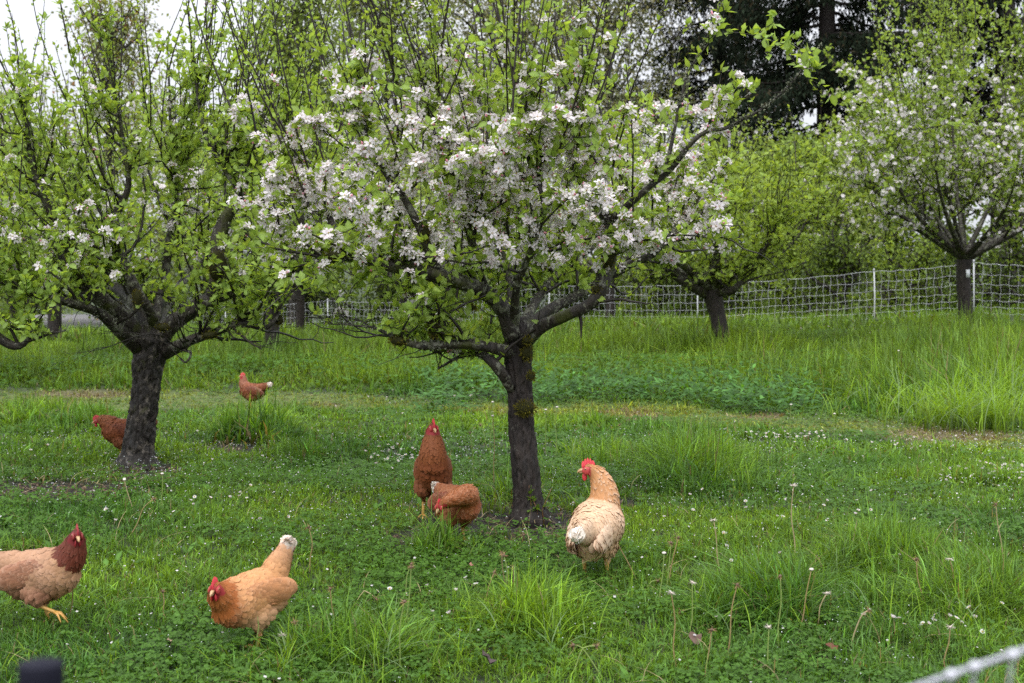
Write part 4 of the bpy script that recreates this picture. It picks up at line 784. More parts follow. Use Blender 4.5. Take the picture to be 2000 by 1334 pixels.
# ------------------------------------------------------------------ hens
FV = [(0, 0, 0), (-.40, .35, -.06), (0, .35, .05), (.40, .35, -.06), (-.5, .7, -.08), (0, .7, .05), (.5, .7, -.08), (-.3, .93, -.06), (.3, .93, -.06), (0, 1, 0)]
FQ = [(1, 2, 5, 4), (2, 3, 6, 5)]; FT = [(0, 2, 1), (0, 3, 2), (4, 5, 7), (5, 8, 7), (5, 6, 8), (7, 8, 9)]
FE = A([0, 0, 0, 0, .75, 0, .75, 1, 1, 1])      # how much of the pale edge colour each vertex takes
def rotY(a): c, s = math.cos(a), math.sin(a); return A([[c, 0, s], [0, 1, 0], [-s, 0, c]])
def hen(px, row, yaw, pal, label, seed, neck, headdir, pitch=0, tail=(-1, .5, .16), legs=None, scale=1.0, roll=0, nf=3300, face_dark=1.0, z0=0, fluffy=1.0, dist=None, plump=1.0):
    rng = np.random.default_rng(seed); g = G(px, row)
    if dist is not None: g = onground((px - 1000) / F * dist, dist)
    rt = root('hen', g + A([0, 0, z0]), label, 'hen', 'hens foraging under the apple trees', R(yaw)); rt.scale = (scale,) * 3
    Rb = rotY(R(pitch)); hip = A([0, 0, .20]); B = lambda p: hip + Rb @ (A(p) - hip)
    spine = [(x_, z_, a_ * plump, b_ * (1 + (plump - 1) * .5)) for x_, z_, a_, b_ in [(-.155, .278, .03, .036), (-.12, .262, .055, .060), (-.07, .245, .077, .082), (-.01, .23, .090, .096), (.05, .225, .090, .100), (.10, .235, .076, .086), (.135, .25, .052, .060)]]
    ac = Acc()
    def loft(ps):
        pts = A([p[:3] for p in ps]); ry = A([p[3] for p in ps]); rz = A([p[4] for p in ps]); pts2, rr = catmull(pts, np.stack([ry, rz], -1), .015)
        tn = nrm(np.gradient(pts2, axis=0)); side = nrm(np.cross(A([0, 0, 1.]), tn) + A([1e-5, 1e-4, 0])); 
        for i in range(1, len(side)):
            if side[i] @ side[i - 1] < 0: side[i] *= -1
        upv = np.cross(tn, side); a = np.arange(20) / 20 * 2 * math.pi
        V = pts2[:, None] + rr[:, :1, None] * np.cos(a)[None, :, None] * side[:, None] + rr[:, 1:, None] * np.sin(a)[None, :, None] * upv[:, None]
        n = len(pts2); i = np.arange(n - 1)[:, None] * 20; j = np.arange(20)[None]; j2 = (j + 1) % 20; Q = np.stack([i + j, i + j2, i + 20 + j2, i + 20 + j], -1).reshape(-1, 4)
        e = (n - 1) * 20; jj = np.arange(20); V = np.vstack([V.reshape(-1, 3), pts2[-1] + tn[-1] * rr[-1].mean() * .5, pts2[0] - tn[0] * rr[0].mean() * .5])
        T = np.vstack([np.stack([e + jj, e + (jj + 1) % 20, np.full(20, n * 20)], -1), np.stack([(jj + 1) % 20, jj, np.full(20, n * 20 + 1)], -1)]); ac.add(V, Q, T)
    loft([(*B((x, 0, z)), ry, rz) for x, z, ry, rz in spine])
    td = nrm(A([tail[0], 0, tail[1]])); tl = tail[2]; tb = A([-.105, 0, .262]); tend = tb + td * tl
    loft([(*B(tb), .058, .066), (*B(tb + td * tl * .45), .040, .052), (*B(tend), .013, .030)])
    ellipsoid(ac, B((-.075, 0, .195)), A([.078, .074, .070]) * fluffy, Rb); ellipsoid(ac, B((.045, 0, .19)), (.085, .072, .062), Rb)
    lg = legs or [dict(s=1), dict(s=-1)]
    for L in lg:
        s = L['s']; hk = A(L.get('hock', (-.015, .047 * s, .088))); th = B((.0, .048 * s, .165)); ellipsoid(ac, B((-.005, .052 * s, .165)), (.060, .036, .062), Rb)
        t2 = Acc(); tube(t2, [th, (th + hk) / 2 + A([.008, 0, 0]), hk], [.036, .026, .0105], 14); ac.add(t2.V[0], t2.Q[0], t2.T[0])
    nk = [A(p) for p in neck]; nr = np.interp(np.linspace(0, 1, len(nk)), [0, .35, .7, 1], [.074, .056, .036, .025])
    loft([(*p, r, r * 1.04) for p, r in zip(nk, nr)]); hd = nrm(A(headdir)); hp = nk[-1] + hd * .012
    sidev = nrm(np.cross(A([0, 0, 1.]), hd)); upv = np.cross(hd, sidev); HM = np.stack([hd, sidev, upv], -1)
    ellipsoid(ac, hp, (.031, .0215, .0235), HM); ellipsoid(ac, hp - hd * .012 - upv * .006, (.026, .024, .024), HM)
    tmp = bpy.data.objects.new('tmp', ac.mesh('tmp', M_FEATHER)); C.objects.link(tmp)
    md = tmp.modifiers.new('r', 'REMESH'); md.mode = 'VOXEL'; md.voxel_size = .0078; sm = tmp.modifiers.new('s', 'SMOOTH'); sm.factor = .6; sm.iterations = 6
    dg = bpy.context.evaluated_depsgraph_get(); me = bpy.data.meshes.new_from_object(tmp.evaluated_get(dg)); bpy.data.objects.remove(tmp)
    nv = len(me.vertices); V = np.empty(nv * 3, np.float32); me.vertices.foreach_get('co', V); V = V.reshape(-1, 3).astype(float); Nn = np.empty(nv * 3, np.float32); me.vertices.foreach_get('normal', Nn); Nn = Nn.reshape(-1, 3).astype(float)
    # flow line head -> tail
    S = [hp] + nk[::-1]; nneck = len(S); S += [B((x, 0, z)) for x, z, _, _ in spine[::-1][2:]] + [B(tend)]; S = A(S)
    def flow(Pp):
        a = S[:-1]; b = S[1:]; ab = b - a; t = np.clip(((Pp[:, None] - a) * ab).sum(-1) / (ab ** 2).sum(-1), 0, 1); q = a + ab * t[..., None]; dd = np.linalg.norm(Pp[:, None] - q, axis=-1)
        dd[:, :nneck - 1] *= 1.15; k = dd.argmin(1); return nrm(ab[k]), k + t[np.arange(len(Pp)), k], dd.min(1)
    def region(Pp, Nv):
        f, s, dd = flow(Pp); nb = nneck - 1; inv = (Pp - hip) @ Rb + hip
        neckw = 1 - smooth(nb - .75, nb + .1, s + rng.normal(0, .10, len(Pp))); head = smooth(.9, .35, s)
        tailw = smooth(-.17, -.25, inv[:, 0] if tail[0] < -.5 else inv[:, 0] - (inv[:, 2] - .35) * .9)
        tailw = smooth(.70, .98, ((Pp - B(tb)) @ (Rb @ td)) / tl); low = smooth(.21, .15, inv[:, 2]) ; chest = smooth(.06, .12, inv[:, 0]) * (1 - neckw)
        c = A(pal['body'])[None] * np.ones((len(Pp), 1))
        for w, key in ((low, 'fluff'), (chest, 'chest'), (smooth(.1, .7, ((Pp - B(tb)) @ (Rb @ td)) / tl), 'rump'), (neckw, 'neck'), (tailw, 'tail')):
            if key in pal: c = c * (1 - w[:, None]) + A(pal[key]) * w[:, None]
        return c, f, s, neckw, tailw, low, inv
    c, f, s, nw, tw_, low, inv = region(V, Nn)
    hl = (V - hp) @ HM; face = (hl[:, 0] > -.012) & (hl[:, 0] < .06) & (np.abs(hl[:, 1]) > .006) & (hl[:, 2] < .014) & (hl[:, 2] > -.03) & (np.linalg.norm(hl, axis=1) < .045)
    face |= (hl[:, 0] > .012) & (np.linalg.norm(hl, axis=1) < .045)
    RED = A([.42, .035, .04]) * face_dark; c[face] = RED * .8; c *= .8
    at = me.color_attributes.new('Col', 'FLOAT_COLOR', 'POINT'); at.data.foreach_set('color', np.concatenate([c, np.ones((nv, 1))], 1).astype(np.float32).ravel())
    me.materials.clear(); me.materials.append(M_FEATHER); me.polygons.foreach_set('use_smooth', np.ones(len(me.polygons), bool)); body = link('body', me, rt)
    # feathers laid over the body like shingles
    fa = Acc(); idx = rng.choice(nv, size=min(nf, nv), replace=False); idx = idx[~face[idx]]; Pp = V[idx]; Nv = Nn[idx]
    c, f, s, nw, tw_, low, inv = region(Pp, Nv); leg = smooth(.15, .115, Pp[:, 2]); f = f * (1 - leg[:, None]) + A([0, 0, -1.]) * leg[:, None]
    f = f + A([0, 0, -.35]) * (low * (1 - leg))[:, None]; f = nrm(f - Nv * (f * Nv).sum(1, keepdims=True)); m = len(Pp)
    lift = rng.uniform(.01, .045, m); dd = nrm(f + Nv * lift[:, None] + rng.normal(0, .07, (m, 3)) * (1 + 1.2 * low[:, None]))
    Lf = .027 * (1 - nw) + .028 * nw; Lf = Lf * (1 + .4 * tw_) * (1 - .35 * leg); Lf = np.where(s < 1.2, .012, Lf) * rng.uniform(.8, 1.2, m); Wf = Lf * np.where(nw > .5, .42, .78)
    cc = c * rng.uniform(.9, 1.1, (m, 1)); edge = A(pal['edge']); ew = pal.get('edgew', .4) * np.where(nw > .5, pal.get('neckedge', .5), np.where(low > .5, .5, 1)) * rng.uniform(.4, 1.2, m)
    ew = ew * np.where(s < 1.1, .1, 1); mixv = (ew[:, None] * FE[None])[..., None]; vc = cc[:, None, :] * (1 - mixv) + edge[None, None] * mixv
    vc = vc * A([.85, .9, .95, .9, 1, 1, 1, 1, 1, 1])[None, :, None]
    stamp(fa, FV, FQ, FT, Pp + Nv * .0012, frames(dd, Nv), np.stack([Wf, Lf, Lf * .8], -1), vc)
    o = fa.build('plumage', M_FEATHER, body, smooth_=True, kind='stuff')
    # wings
    for sgn in (1, -1):
        wg = Acc(); Mw = Rb @ rotY(R(-6)); cw = B((-.03, .067 * sgn, .240)); rad = A([.105, .024, .056]); ellipsoid(wg, cw, rad, Mw, 26, 14, A(pal['wing']) * .8)
        q = 420; u = rng.uniform(-1, 1, q); v = rng.uniform(-1, 1, q); ok = u * u + v * v < .96; u, v = u[ok], v[ok]; q = len(u); yy = np.sqrt(np.clip(1 - u * u - v * v, 0, 1))
        lp = np.stack([u * rad[0], sgn * yy * rad[1], v * rad[2]], -1); ln = nrm(lp / rad ** 2); Pw = cw + lp @ Mw.T; Nw = ln @ Mw.T
        back = smooth(.3, -.7, u); fl = Mw @ A([-1, 0, -.12]); ff = fl[None] - Nw * (Nw @ fl)[:, None]; ff = nrm(ff) ; Lw = .026 + .044 * back; Lw = Lw * rng.uniform(.85, 1.15, q)
        cw_ = A(pal['wing'])[None] * rng.uniform(.75, 1.2, (q, 1)); e2 = pal.get('edgew', .4) * rng.uniform(.5, 1.2, q); mv = (e2[:, None] * FE[None])[..., None]
        stamp(wg, FV, FQ, FT, Pw - Nw * .001, frames(nrm(ff + Nw * .05 + rng.normal(0, .03, (q, 3))), Nw), np.stack([Lw * .62, Lw, Lw], -1), (cw_[:, None] * (1 - mv) + edge * mv) * A([.72, .85, .9, .85, 1, .97, 1, 1, 1, 1])[None, :, None])
        for k in range(7):   # long flight feathers along the lower edge
            p0 = cw + Mw @ A([-.02 - k * .006, sgn * .02, -.042 + k * .008]); dv = Mw @ nrm(A([-1, -.26 * sgn, -.02 + .03 * k])); w_ = .017
            stamp(wg, FV, FQ, FT, p0[None], frames(dv[None], (Mw @ A([0, sgn, .3]))[None]), A([[w_, .080 - .003 * k, .03]]), (A(pal['wing'])[None, None] * rng.uniform(.7, 1.1) * (1 - .5 * FE[None, :, None] * pal.get('edgew', .4)) + edge * .5 * FE[None, :, None] * pal.get('edgew', .4)))
        wg.build('wing', M_FEATHER, rt, smooth_=True)
    tf = Acc()
    for k in range(16):
        sg = -1 if k % 2 else 1; j = k // 2; dv = nrm(td + A([0, sg * (.03 + .022 * (j % 4)), .0]) + A([td[2], 0, -td[0]]) * (-.26 + .075 * j)); p0 = tend - td * (.085 - .008 * (j % 3)) + A([0, sg * .004, 0]) + rng.normal(0, .003, 3)
        p0, dv = B(p0), Rb @ dv; Lk = rng.uniform(.085, .115) * pal.get('taillen', 1); cl = A(pal['tail']) * rng.uniform(.85, 1.05)
        stamp(tf, FV, FQ, FT, p0[None], frames(dv[None], A([[.2, sg * 1.0, .1]])), A([[.021, Lk, .012]]), cl[None, None] * np.ones((1, 10, 1)))
    tf.build('tail', M_FEATHER, rt)
    # head furniture
    cb = Acc(); xs = np.linspace(-.026, .030, 31); top = .010 + .026 * (.42 + .58 * np.abs(np.sin((xs + .026) / .056 * math.pi * 5))) * np.sin(np.clip((xs + .028) / .060, 0, 1) * math.pi) ** .7 + .004
    for i in range(30):
        q = [(xs[i], xs[i + 1], top[i], top[i + 1])][0]; b0 = .008; th = .0032; tt = .0012
        pts = [(q[0], -th, b0), (q[1], -th, b0), (q[1], th, b0), (q[0], th, b0), (q[0], -tt, b0 + q[2]), (q[1], -tt, b0 + q[3]), (q[1], tt, b0 + q[3]), (q[0], tt, b0 + q[2])]
        cb.add(A([hp + HM @ A(p) for p in pts]), [(0, 1, 5, 4), (2, 3, 7, 6), (4, 5, 6, 7), (1, 2, 6, 5), (3, 0, 4, 7)], None, A([.55, .025, .04]) * face_dark)
    cb.build('comb', M_SKIN, rt)
    for sgn in (1, -1):
        wt = Acc(); ellipsoid(wt, hp + HM @ A([.022, .009 * sgn, -.030]), (.009, .0035, .016), HM, col=A([.50, .03, .04]) * face_dark); wt.build('wattle', M_SKIN, rt, smooth_=True)
        ef = Acc(); ellipsoid(ef, hp + HM @ A([.008, .0165 * sgn, -.004]), (.020, .0062, .0165), HM, 16, 10, A([.42, .045, .045]) * face_dark); ellipsoid(ef, hp + HM @ A([-.008, .019 * sgn, -.016]), (.006, .004, .010), HM, col=A([.5, .12, .10]) * face_dark); ef.build('face_skin', M_SKIN, rt, smooth_=True)
        ey = Acc(); ellipsoid(ey, hp + HM @ A([.011, .0205 * sgn, .003]), (.0052, .003, .0052), HM, 12, 8, (.40, .16, .04)); eo = ey.build('eye', M_EYE, rt, smooth_=True)
        pu = Acc(); ellipsoid(pu, hp + HM @ A([.0115, .0225 * sgn, .003]), (.0029, .0018, .0029), HM, 10, 7, (.005, .005, .005)); pu.build('pupil', M_EYE, eo, smooth_=True)
    bk = Acc(); q = A([(.022, 0, -.001), (.036, 0, -.002), (.046, 0, -.006), (.052, 0, -.012)]); tube(bk, hp + q @ HM.T, [.0085, .0072, .0045, .001], 10, (.50, .30, .15)); q = A([(.022, 0, -.009), (.036, 0, -.0105), (.045, 0, -.012)]); tube(bk, hp + q @ HM.T, [.006, .005, .001], 8, (.45, .27, .14)); bk.build('beak', M_HORN, rt, smooth_=True)
    for L in lg:
        s = L['s']; hk = A(L.get('hock', (-.015, .047 * s, .088))); ft = A(L.get('foot', (.0, .05 * s, .012))); yc = A([.52, .30, .08])
        la = Acc(); tube(la, [hk + A([0, 0, .012]), hk, hk * .5 + ft * .5, ft], [.009, .0092, .0068, .0078], 10, yc); lo = la.build('leg', M_SCALE, rt, smooth_=True)
        fo = Acc(); cu = L.get('curl', 0); td_ = nrm(A(L.get('toes', (1, 0, 0))))
        for a_, l_ in ((0, .062), (.55, .052), (-.55, .052), (math.pi, .03)):
            ca, sa = math.cos(a_), math.sin(a_); dv = A([td_[0] * ca - td_[1] * sa, td_[0] * sa + td_[1] * ca, td_[2] * ca]); dv = nrm(dv)
            tube(fo, [ft, ft + dv * l_ * .5 + A([0, 0, .003 - cu * .2 * l_]), ft + dv * l_ + A([0, 0, -.006 - cu * .8 * l_])], [.0065, .0052, .0022], 7, yc * A([1, .95, .9]))
        fo.build('foot', M_SCALE, lo, smooth_=True)
    return rt
BROWN = dict(body=(.20, .052, .015), neck=(.22, .065, .018), wing=(.15, .035, .012), fluff=(.21, .07, .028), chest=(.19, .05, .014), rump=(.19, .055, .016), tail=(.3, .16, .09), edge=(.30, .11, .045), edgew=.35, neckedge=.9)
PALE = dict(body=(.64, .42, .26), neck=(.47, .22, .085), wing=(.66, .46, .31), fluff=(.56, .36, .19), chest=(.46, .21, .09), rump=(.60, .42, .28), tail=(.84, .80, .75), edge=(.74, .58, .44), edgew=.5, neckedge=1.1)
BUFF = dict(body=(.52, .25, .10), neck=(.33, .10, .022), wing=(.46, .205, .085), fluff=(.54, .31, .17), chest=(.30, .10, .034), rump=(.48, .25, .125), tail=(.82, .76, .70), edge=(.56, .32, .18), edgew=.45, neckedge=.5)
REDNECK = dict(body=(.40, .22, .125), neck=(.125, .026, .012), wing=(.30, .135, .075), fluff=(.28, .13, .075), chest=(.42, .23, .12), rump=(.28, .12, .07), tail=(.30, .12, .07), edge=(.46, .28, .19), edgew=.55, neckedge=.15)
CPIED = dict(BROWN); CPIED.update(neck=(.24, .07, .018), edge=(.55, .30, .18), edgew=.3, neckedge=1.7, tail=(.80, .77, .72), body=(.20, .062, .02))
FARH = dict(BROWN); FARH.update(neck=(.30, .11, .06), edge=(.5, .28, .2), tail=(.75, .68, .62), neckedge=.9)
# pale hen seen from behind, head turned left
hen(1165, 1138, 70, PALE, 'pale buff hen standing with its back turned and head to the left', 1, [(.06, -.005, .285), (.075, -.012, .335), (.08, .0, .385), (.078, .02, .425), (.076, .042, .448)], (-.1, .98, -.10), pitch=-16, tail=(-1, .35, .13), scale=.94, plump=1.16)
# tall brown hen facing the lens
hen(846, 1012, -88, BROWN, 'upright red brown hen facing forward behind the stooping one', 2, [(.085, 0, .28), (.105, 0, .34), (.105, 0, .39), (.098, 0, .43), (.098, 0, .455)], (.95, .25, -.15), pitch=-30, tail=(-1, .25, .12), scale=.97)
# stooping hen
hen(893, 1064, -50, CPIED, 'stooping red brown hen with lowered head and one white tail feather', 3, [(.075, 0, .25), (.12, -.03, .285), (.138, -.085, .29), (.118, -.145, .272), (.09, -.185, .25)], (.42, -.74, -.45), pitch=-4, tail=(-1, .5, .09), scale=.78)
# buff hen walking left with raised tail
hen(490, 1276, -142, BUFF, 'buff hen walking left with its white tipped tail raised high', 4, [(.085, 0, .235), (.125, .01, .245), (.15, .025, .265), (.165, .035, .285), (.17, .04, .298)], (.75, .62, -.25), pitch=12, tail=(-.80, .85, .155), scale=.79,
    legs=[dict(s=1), dict(s=-1, hock=(-.05, -.047, .09), foot=(-.045, -.05, .012))])
# left hen, dark red neck, one foot raised
hen(84, 1228, -10, REDNECK, 'pale brown hen with dark red neck lifting one foot at the left edge', 5, [(.085, 0, .265), (.12, 0, .30), (.14, -.005, .34), (.15, -.01, .375), (.155, -.015, .395)], (.55, -.75, -.18), pitch=-8, tail=(-1, .18, .20), scale=.82, face_dark=.55,
    legs=[dict(s=1, hock=(-.02, .047, .09), foot=(.0, .05, .012)), dict(s=-1, hock=(.01, -.05, .105), foot=(.075, -.05, .082), toes=(1, 0, -.15), curl=.5)])
# hen behind the old tree
hen(238, 912, 174, BROWN, 'red brown hen half hidden behind the trunk of the old apple tree', 6, [(.085, 0, .27), (.12, 0, .29), (.15, 0, .305), (.172, 0, .313), (.185, 0, .312)], (.95, .1, -.35), pitch=-6, tail=(-1, .5, .15), scale=.86, face_dark=.8, nf=900, dist=9.5, z0=0)
# far hen on the worn track
hen(492, 800, 160, FARH, 'small far hen with pale tail tip on the worn grass track', 7, [(.08, 0, .27), (.11, 0, .31), (.118, 0, .35), (.115, 0, .385), (.115, 0, .405)], (.9, .3, .1), pitch=-2, tail=(-1, .42, .15), scale=.8, nf=800)

# ------------------------------------------------------------------ spent dandelion stalks, daisies, dead leaves
def stalk(px0, r0, px1, r1, kind, label, seed, arch=0, tone=0):
    rng = np.random.default_rng(seed); g = G(px0, r0); d = g[1]; t = P(px1, r1, d); b = g - A([0, 0, .01])
    q = A([b, b * .66 + t * .34 + A([rng.normal(0, .006), 0, arch * .5]), b * .33 + t * .67 + A([rng.normal(0, .006), 0, arch]), t]); q, w = catmull(q, [.0019, .0018, .0016, .0014], .02)
    rt = root('dandelion_stalk', b, label, 'dandelion', 'spent dandelion stalks in the grass'); a = Acc()
    ct = [(.27, .20, .085), (.20, .27, .07), (.34, .27, .15), (.20, .145, .075)][tone % 4]; tube(a, q - b, w * (1 + d / 18), 6, ct); a.build('stem', M_STALK, rt)
    h = Acc(); c = t - b; s = .0065 * (1 + d / 20)
    if kind == 0: ellipsoid(h, c, (s, s, s * .6), None, 8, 6, (.62, .56, .50))
    elif kind == 1:
        ellipsoid(h, c, (s * .6, s * .6, s * .7), None, 8, 6, (.14, .09, .06)); m = 22; dd = nrm(rng.normal(0, 1, (m, 3)) + A([0, 0, -.1])); stamp(h, [(-.08, 0, 0), (.08, 0, 0), (0, 1, -.1)], None, [(0, 1, 2)], np.tile(c, (m, 1)), frames(dd, rng.normal(0, 1, (m, 3))), np.full(m, s * 2.3), A([[.22, .13, .06]]) * rng.uniform(.6, 1.6, (m, 1)))
    else:
        ellipsoid(h, c, (s * .7, s * .7, s * .5), None, 8, 6, (.5, .42, .36)); m = 26; dd = nrm(rng.normal(0, 1, (m, 3)) * A([1, 1, .3]) + A([0, 0, .1])); stamp(h, [(-.09, 0, 0), (.09, 0, 0), (0, 1, -.1)], None, [(0, 1, 2)], np.tile(c, (m, 1)), frames(dd, rng.normal(0, 1, (m, 3))), np.full(m, s * 2.2), A([[.62, .55, .48]]) * rng.uniform(.6, 1.1, (m, 1)))
    h.build('seed_head', M_STALK, rt)
ST = [(1248, 1140, 1190, 1020, 1, .0, 0, 'long leaning pink stalk touching the pale hen'), (1305, 1150, 1325, 1050, 1, 0, 0, 'brown headed reddish stalk, right one of the tall pair right of the pale hen'), (1300, 1160, 1311, 1060, 1, 0, 1, 'brown headed green stalk, left one of the tall pair right of the pale hen'),
 (1285, 1195, 1297, 1080, 0, 0, 1, 'thin green stalk left of the tall brown headed pair'), (1410, 1130, 1394, 1016, 2, 0, 2, 'upright pink stalk with pale flat head in the clover patch'), (1325, 1320, 1311, 1158, 2, 0, 0, 'tall thick stalk with broad white head near the bottom'),
 (1345, 1240, 1352, 1137, 2, 0, 1, 'green stalk with small grey white head beside the broad white one'), (1420, 1290, 1440, 1142, 1, 0, 0, 'long orange brown stalk with ragged dark head'), (1555, 1250, 1585, 1112, 0, .0, 0, 'slim leaning stalk with white button head in mid lawn'),
 (1522, 1280, 1524, 1125, 1, 0, 1, 'straight thin stalk with dark tip left of the button head'), (1590, 1240, 1615, 1158, 2, 0, 2, 'short stalk with cream head in mid lawn'), (1550, 1122, 1550, 948, 2, 0, 2, 'tall pale topped stalk beside the coarse tuft'),
 (1852, 1190, 1855, 1092, 2, 0, 0, 'brown stalk with T shaped pale top at the right'), (1850, 1320, 1856, 1225, 2, 0, 0, 'stalk with cream top among the daisies at lower right'), (1810, 1210, 1790, 1092, 1, 0, 0, 'thin dark stalk leaning left at the right'),
 (1660, 1270, 1697, 1192, 1, .03, 2, 'arched pink stalk with brown head at lower right'), (785, 1175, 803, 1102, 1, 0, 1, 'green stalk with brown head left of the stooping hen'), (783, 1250, 803, 1108, 1, 0, 1, 'long green stalk with brown head standing in front of the brown hens'),
 (940, 1195, 965, 1118, 1, 0, 0, 'brown stalk with ragged head left of the dry bunch'), (985, 1160, 980, 1080, 1, 0, 3, 'dry brown stalk, leftmost of the dry bunch'), (990, 1175, 984, 1085, 1, 0, 1, 'green stalk in the middle of the dry bunch'), (1000, 1165, 1002, 1108, 1, 0, 3, 'short dry stalk at the right of the dry bunch'),
 (1003, 1080, 1022, 1045, 1, .0, 1, 'short green stalk with tan head by the foot of the blossoming tree'), (960, 905, 962, 785, 0, 0, 1, 'tall stalk with white button left of the middle trunk'), (965, 960, 962, 812, 0, 0, 0, 'tan stalk crossing the white button one left of the middle trunk'), (955, 880, 938, 830, 1, 0, 1, 'short stalk with brown head left of the middle trunk'),
 (925, 945, 918, 845, 1, 0, 1, 'thin stalk just right of the upright brown hen'), (1085, 900, 1088, 795, 0, 0, 1, 'button stalk right of the middle trunk, left one of two'), (1068, 900, 1066, 800, 0, 0, 1, 'button stalk hard against the right of the middle trunk'), (1190, 890, 1210, 830, 1, 0, 1, 'small headed stalk above the pale hen'),
 (1545, 880, 1545, 790, 0, 0, 1, 'stalk with white button at the edge of the bank'), (1630, 860, 1630, 808, 0, 0, 1, 'short button stalk on the worn track'), (1756, 800, 1755, 685, 0, 0, 1, 'tall stalk with round head standing in the long bank grass'), (240, 960, 243, 935, 0, 0, 0, 'short white topped stalk in front of the old trunk'),
 (320, 1000, 317, 925, 0, 0, 1, 'upright stalk with white button in front of the old tree'), (262, 1000, 243, 937, 0, 0, 2, 'leaning pale stalk left of the upright button one'), (250, 1050, 300, 975, 1, .02, 0, 'bent straw coloured stalk below the old tree'), (605, 1120, 603, 1030, 1, 0, 0, 'thin stalk behind the raised white tail'),
 (575, 1300, 552, 1240, 2, 0, 1, 'starry headed stalk right of the buff hen feet'), (595, 1290, 575, 1215, 1, 0, 1, 'dark headed stalk right of the buff hen'), (510, 1290, 500, 1190, 1, 0, 1, 'stalk with narrow green head crossing the buff hen'), (130, 1215, 142, 1130, 1, 0, 0, 'thin brown stalk in front of the left hen'),
 (330, 1215, 318, 1155, 1, 0, 0, 'short brown stalk between the two near hens'), (660, 1240, 645, 1150, 1, 0, 0, 'thin brown stalk right of the buff hen tail'), (780, 1330, 790, 1175, 1, 0, 1, 'faint green stalk at the bottom centre'), (1375, 1330, 1390, 1230, 1, 0, 0, 'brown stalk low in the lawn right of the broad white head'),
 (1500, 1330, 1502, 1225, 2, 0, 1, 'pale green stalk near the bottom right of centre'), (1960, 1100, 1945, 985, 1, 0, 2, 'pinkish stalk near the right edge'), (1180, 1330, 1120, 1260, 1, .03, 1, 'pale arched stalk near the bottom'), (670, 1200, 735, 1170, 1, .05, 2, 'bent pinkish stalk folded like an arch right of the buff hen'),
 (1110, 1330, 1165, 1262, 1, .03, 1, 'cream curved stalk at the bottom right of centre'), (1100, 1085, 1045, 1075, 1, .01, 1, 'cream stalk lying on the soil in front of the trunk'), (1420, 1215, 1330, 1195, 1, .03, 1, 'cream stalk lying arched in the stalk cluster'), (1245, 1165, 1285, 1135, 1, .02, 1, 'tan arched stalk below the pale hen')]
for i, (a0, b0, a1, b1, kd, ar, tn, lab) in enumerate(ST): stalk(a0, b0, a1, b1, kd, lab, 900 + i, ar, tn)

def daisies():
    rng = np.random.default_rng(77); metas = []
    for v in range(4):
        a = Acc(); n = 12; an = np.arange(n) / n * 2 * math.pi; tl = .25 + .25 * v
        for t in an:
            u = A([math.cos(t), math.sin(t), 0]); s = A([-u[1], u[0], 0]); z = A([0, 0, tl * .8]); a.add([u * .2, u * .6 - s * .16 + z * .5, u * 1.0 * (1 - tl * .3) + z, u * .6 + s * .16 + z * .5], [(0, 1, 2, 3)], None, A([[.8, .7, .7], [.84, .82, .82], [.84, .70 if v > 1 else .82, .74 if v > 1 else .82], [.84, .82, .82]]))
        ellipsoid(a, (0, 0, .1), (.26, .26, .14), None, 8, 6, (.6, .38, .03)); tube(a, [(0, 0, .02), (.3, 0, -4), (0, .2, -9)], [.09, .09, .09], 4, (.09, .15, .04), closed=False); metas.append(a.mesh('daisy', M_PETAL))
    cl = [((1560, 868), (85, 9), 42, 'small white daisy in the cluster beside the worn track, right of the pale hen'), ((1950, 935), (50, 14), 34, 'pinkish white daisy in the dense cluster at the right edge'), ((1850, 950), (40, 18), 12, 'white daisy in the loose group left of the right edge cluster'),
          ((770, 905), (50, 16), 36, 'white daisy in the cluster left of the upright brown hen'), ((1840, 1240), (90, 26), 22, 'white and pink daisy in the lower right corner group'), ((1760, 880), (160, 16), 24, 'white daisy scattered along the near edge of the brown track'),
          ((1600, 1010), (200, 60), 26, 'single daisy scattered through the lawn at mid right'), ((330, 870), (220, 40), 26, 'single daisy scattered in the grass around the old apple tree'), ((380, 1010), (200, 40), 16, 'single daisy scattered in the lawn behind the two near hens'),
          ((800, 1210), (160, 50), 12, 'single daisy scattered in the lawn at bottom centre'), ((1450, 1150), (120, 60), 12, 'single daisy scattered among the spent dandelion stalks'), ((870, 790), (200, 30), 26, 'tiny daisy on the worn track behind the brown hens'), ((1650, 660), (200, 26), 24, 'tiny white flower high in the bank grass before the fence')]
    for (cx, cr), (sx, sr), n, lab in cl:
        for k in range(n):
            x, r_ = cx + rng.normal(0, sx * .6), cr + rng.normal(0, sr * .7); x = min(max(x, 4), 1996)
            g = G(x, min(r_, 1325)); o = link('daisy', metas[rng.integers(4)], None, lab, 'daisy', lab.replace('single ', '').replace('daisy', 'daisies').replace('tiny white flower', 'tiny white flowers'))
            hgt = .05 + .03 * rng.random() + (.22 if cr < 700 else 0); o.location = g + A([0, 0, hgt]); s = .0085 * (1 + .35 * rng.random()) * (1 + g[1] / 45); o.scale = (s, s, s); o.rotation_euler = (rng.normal(.35, .3), rng.normal(0, .3), rng.uniform(0, 6.28))
daisies()

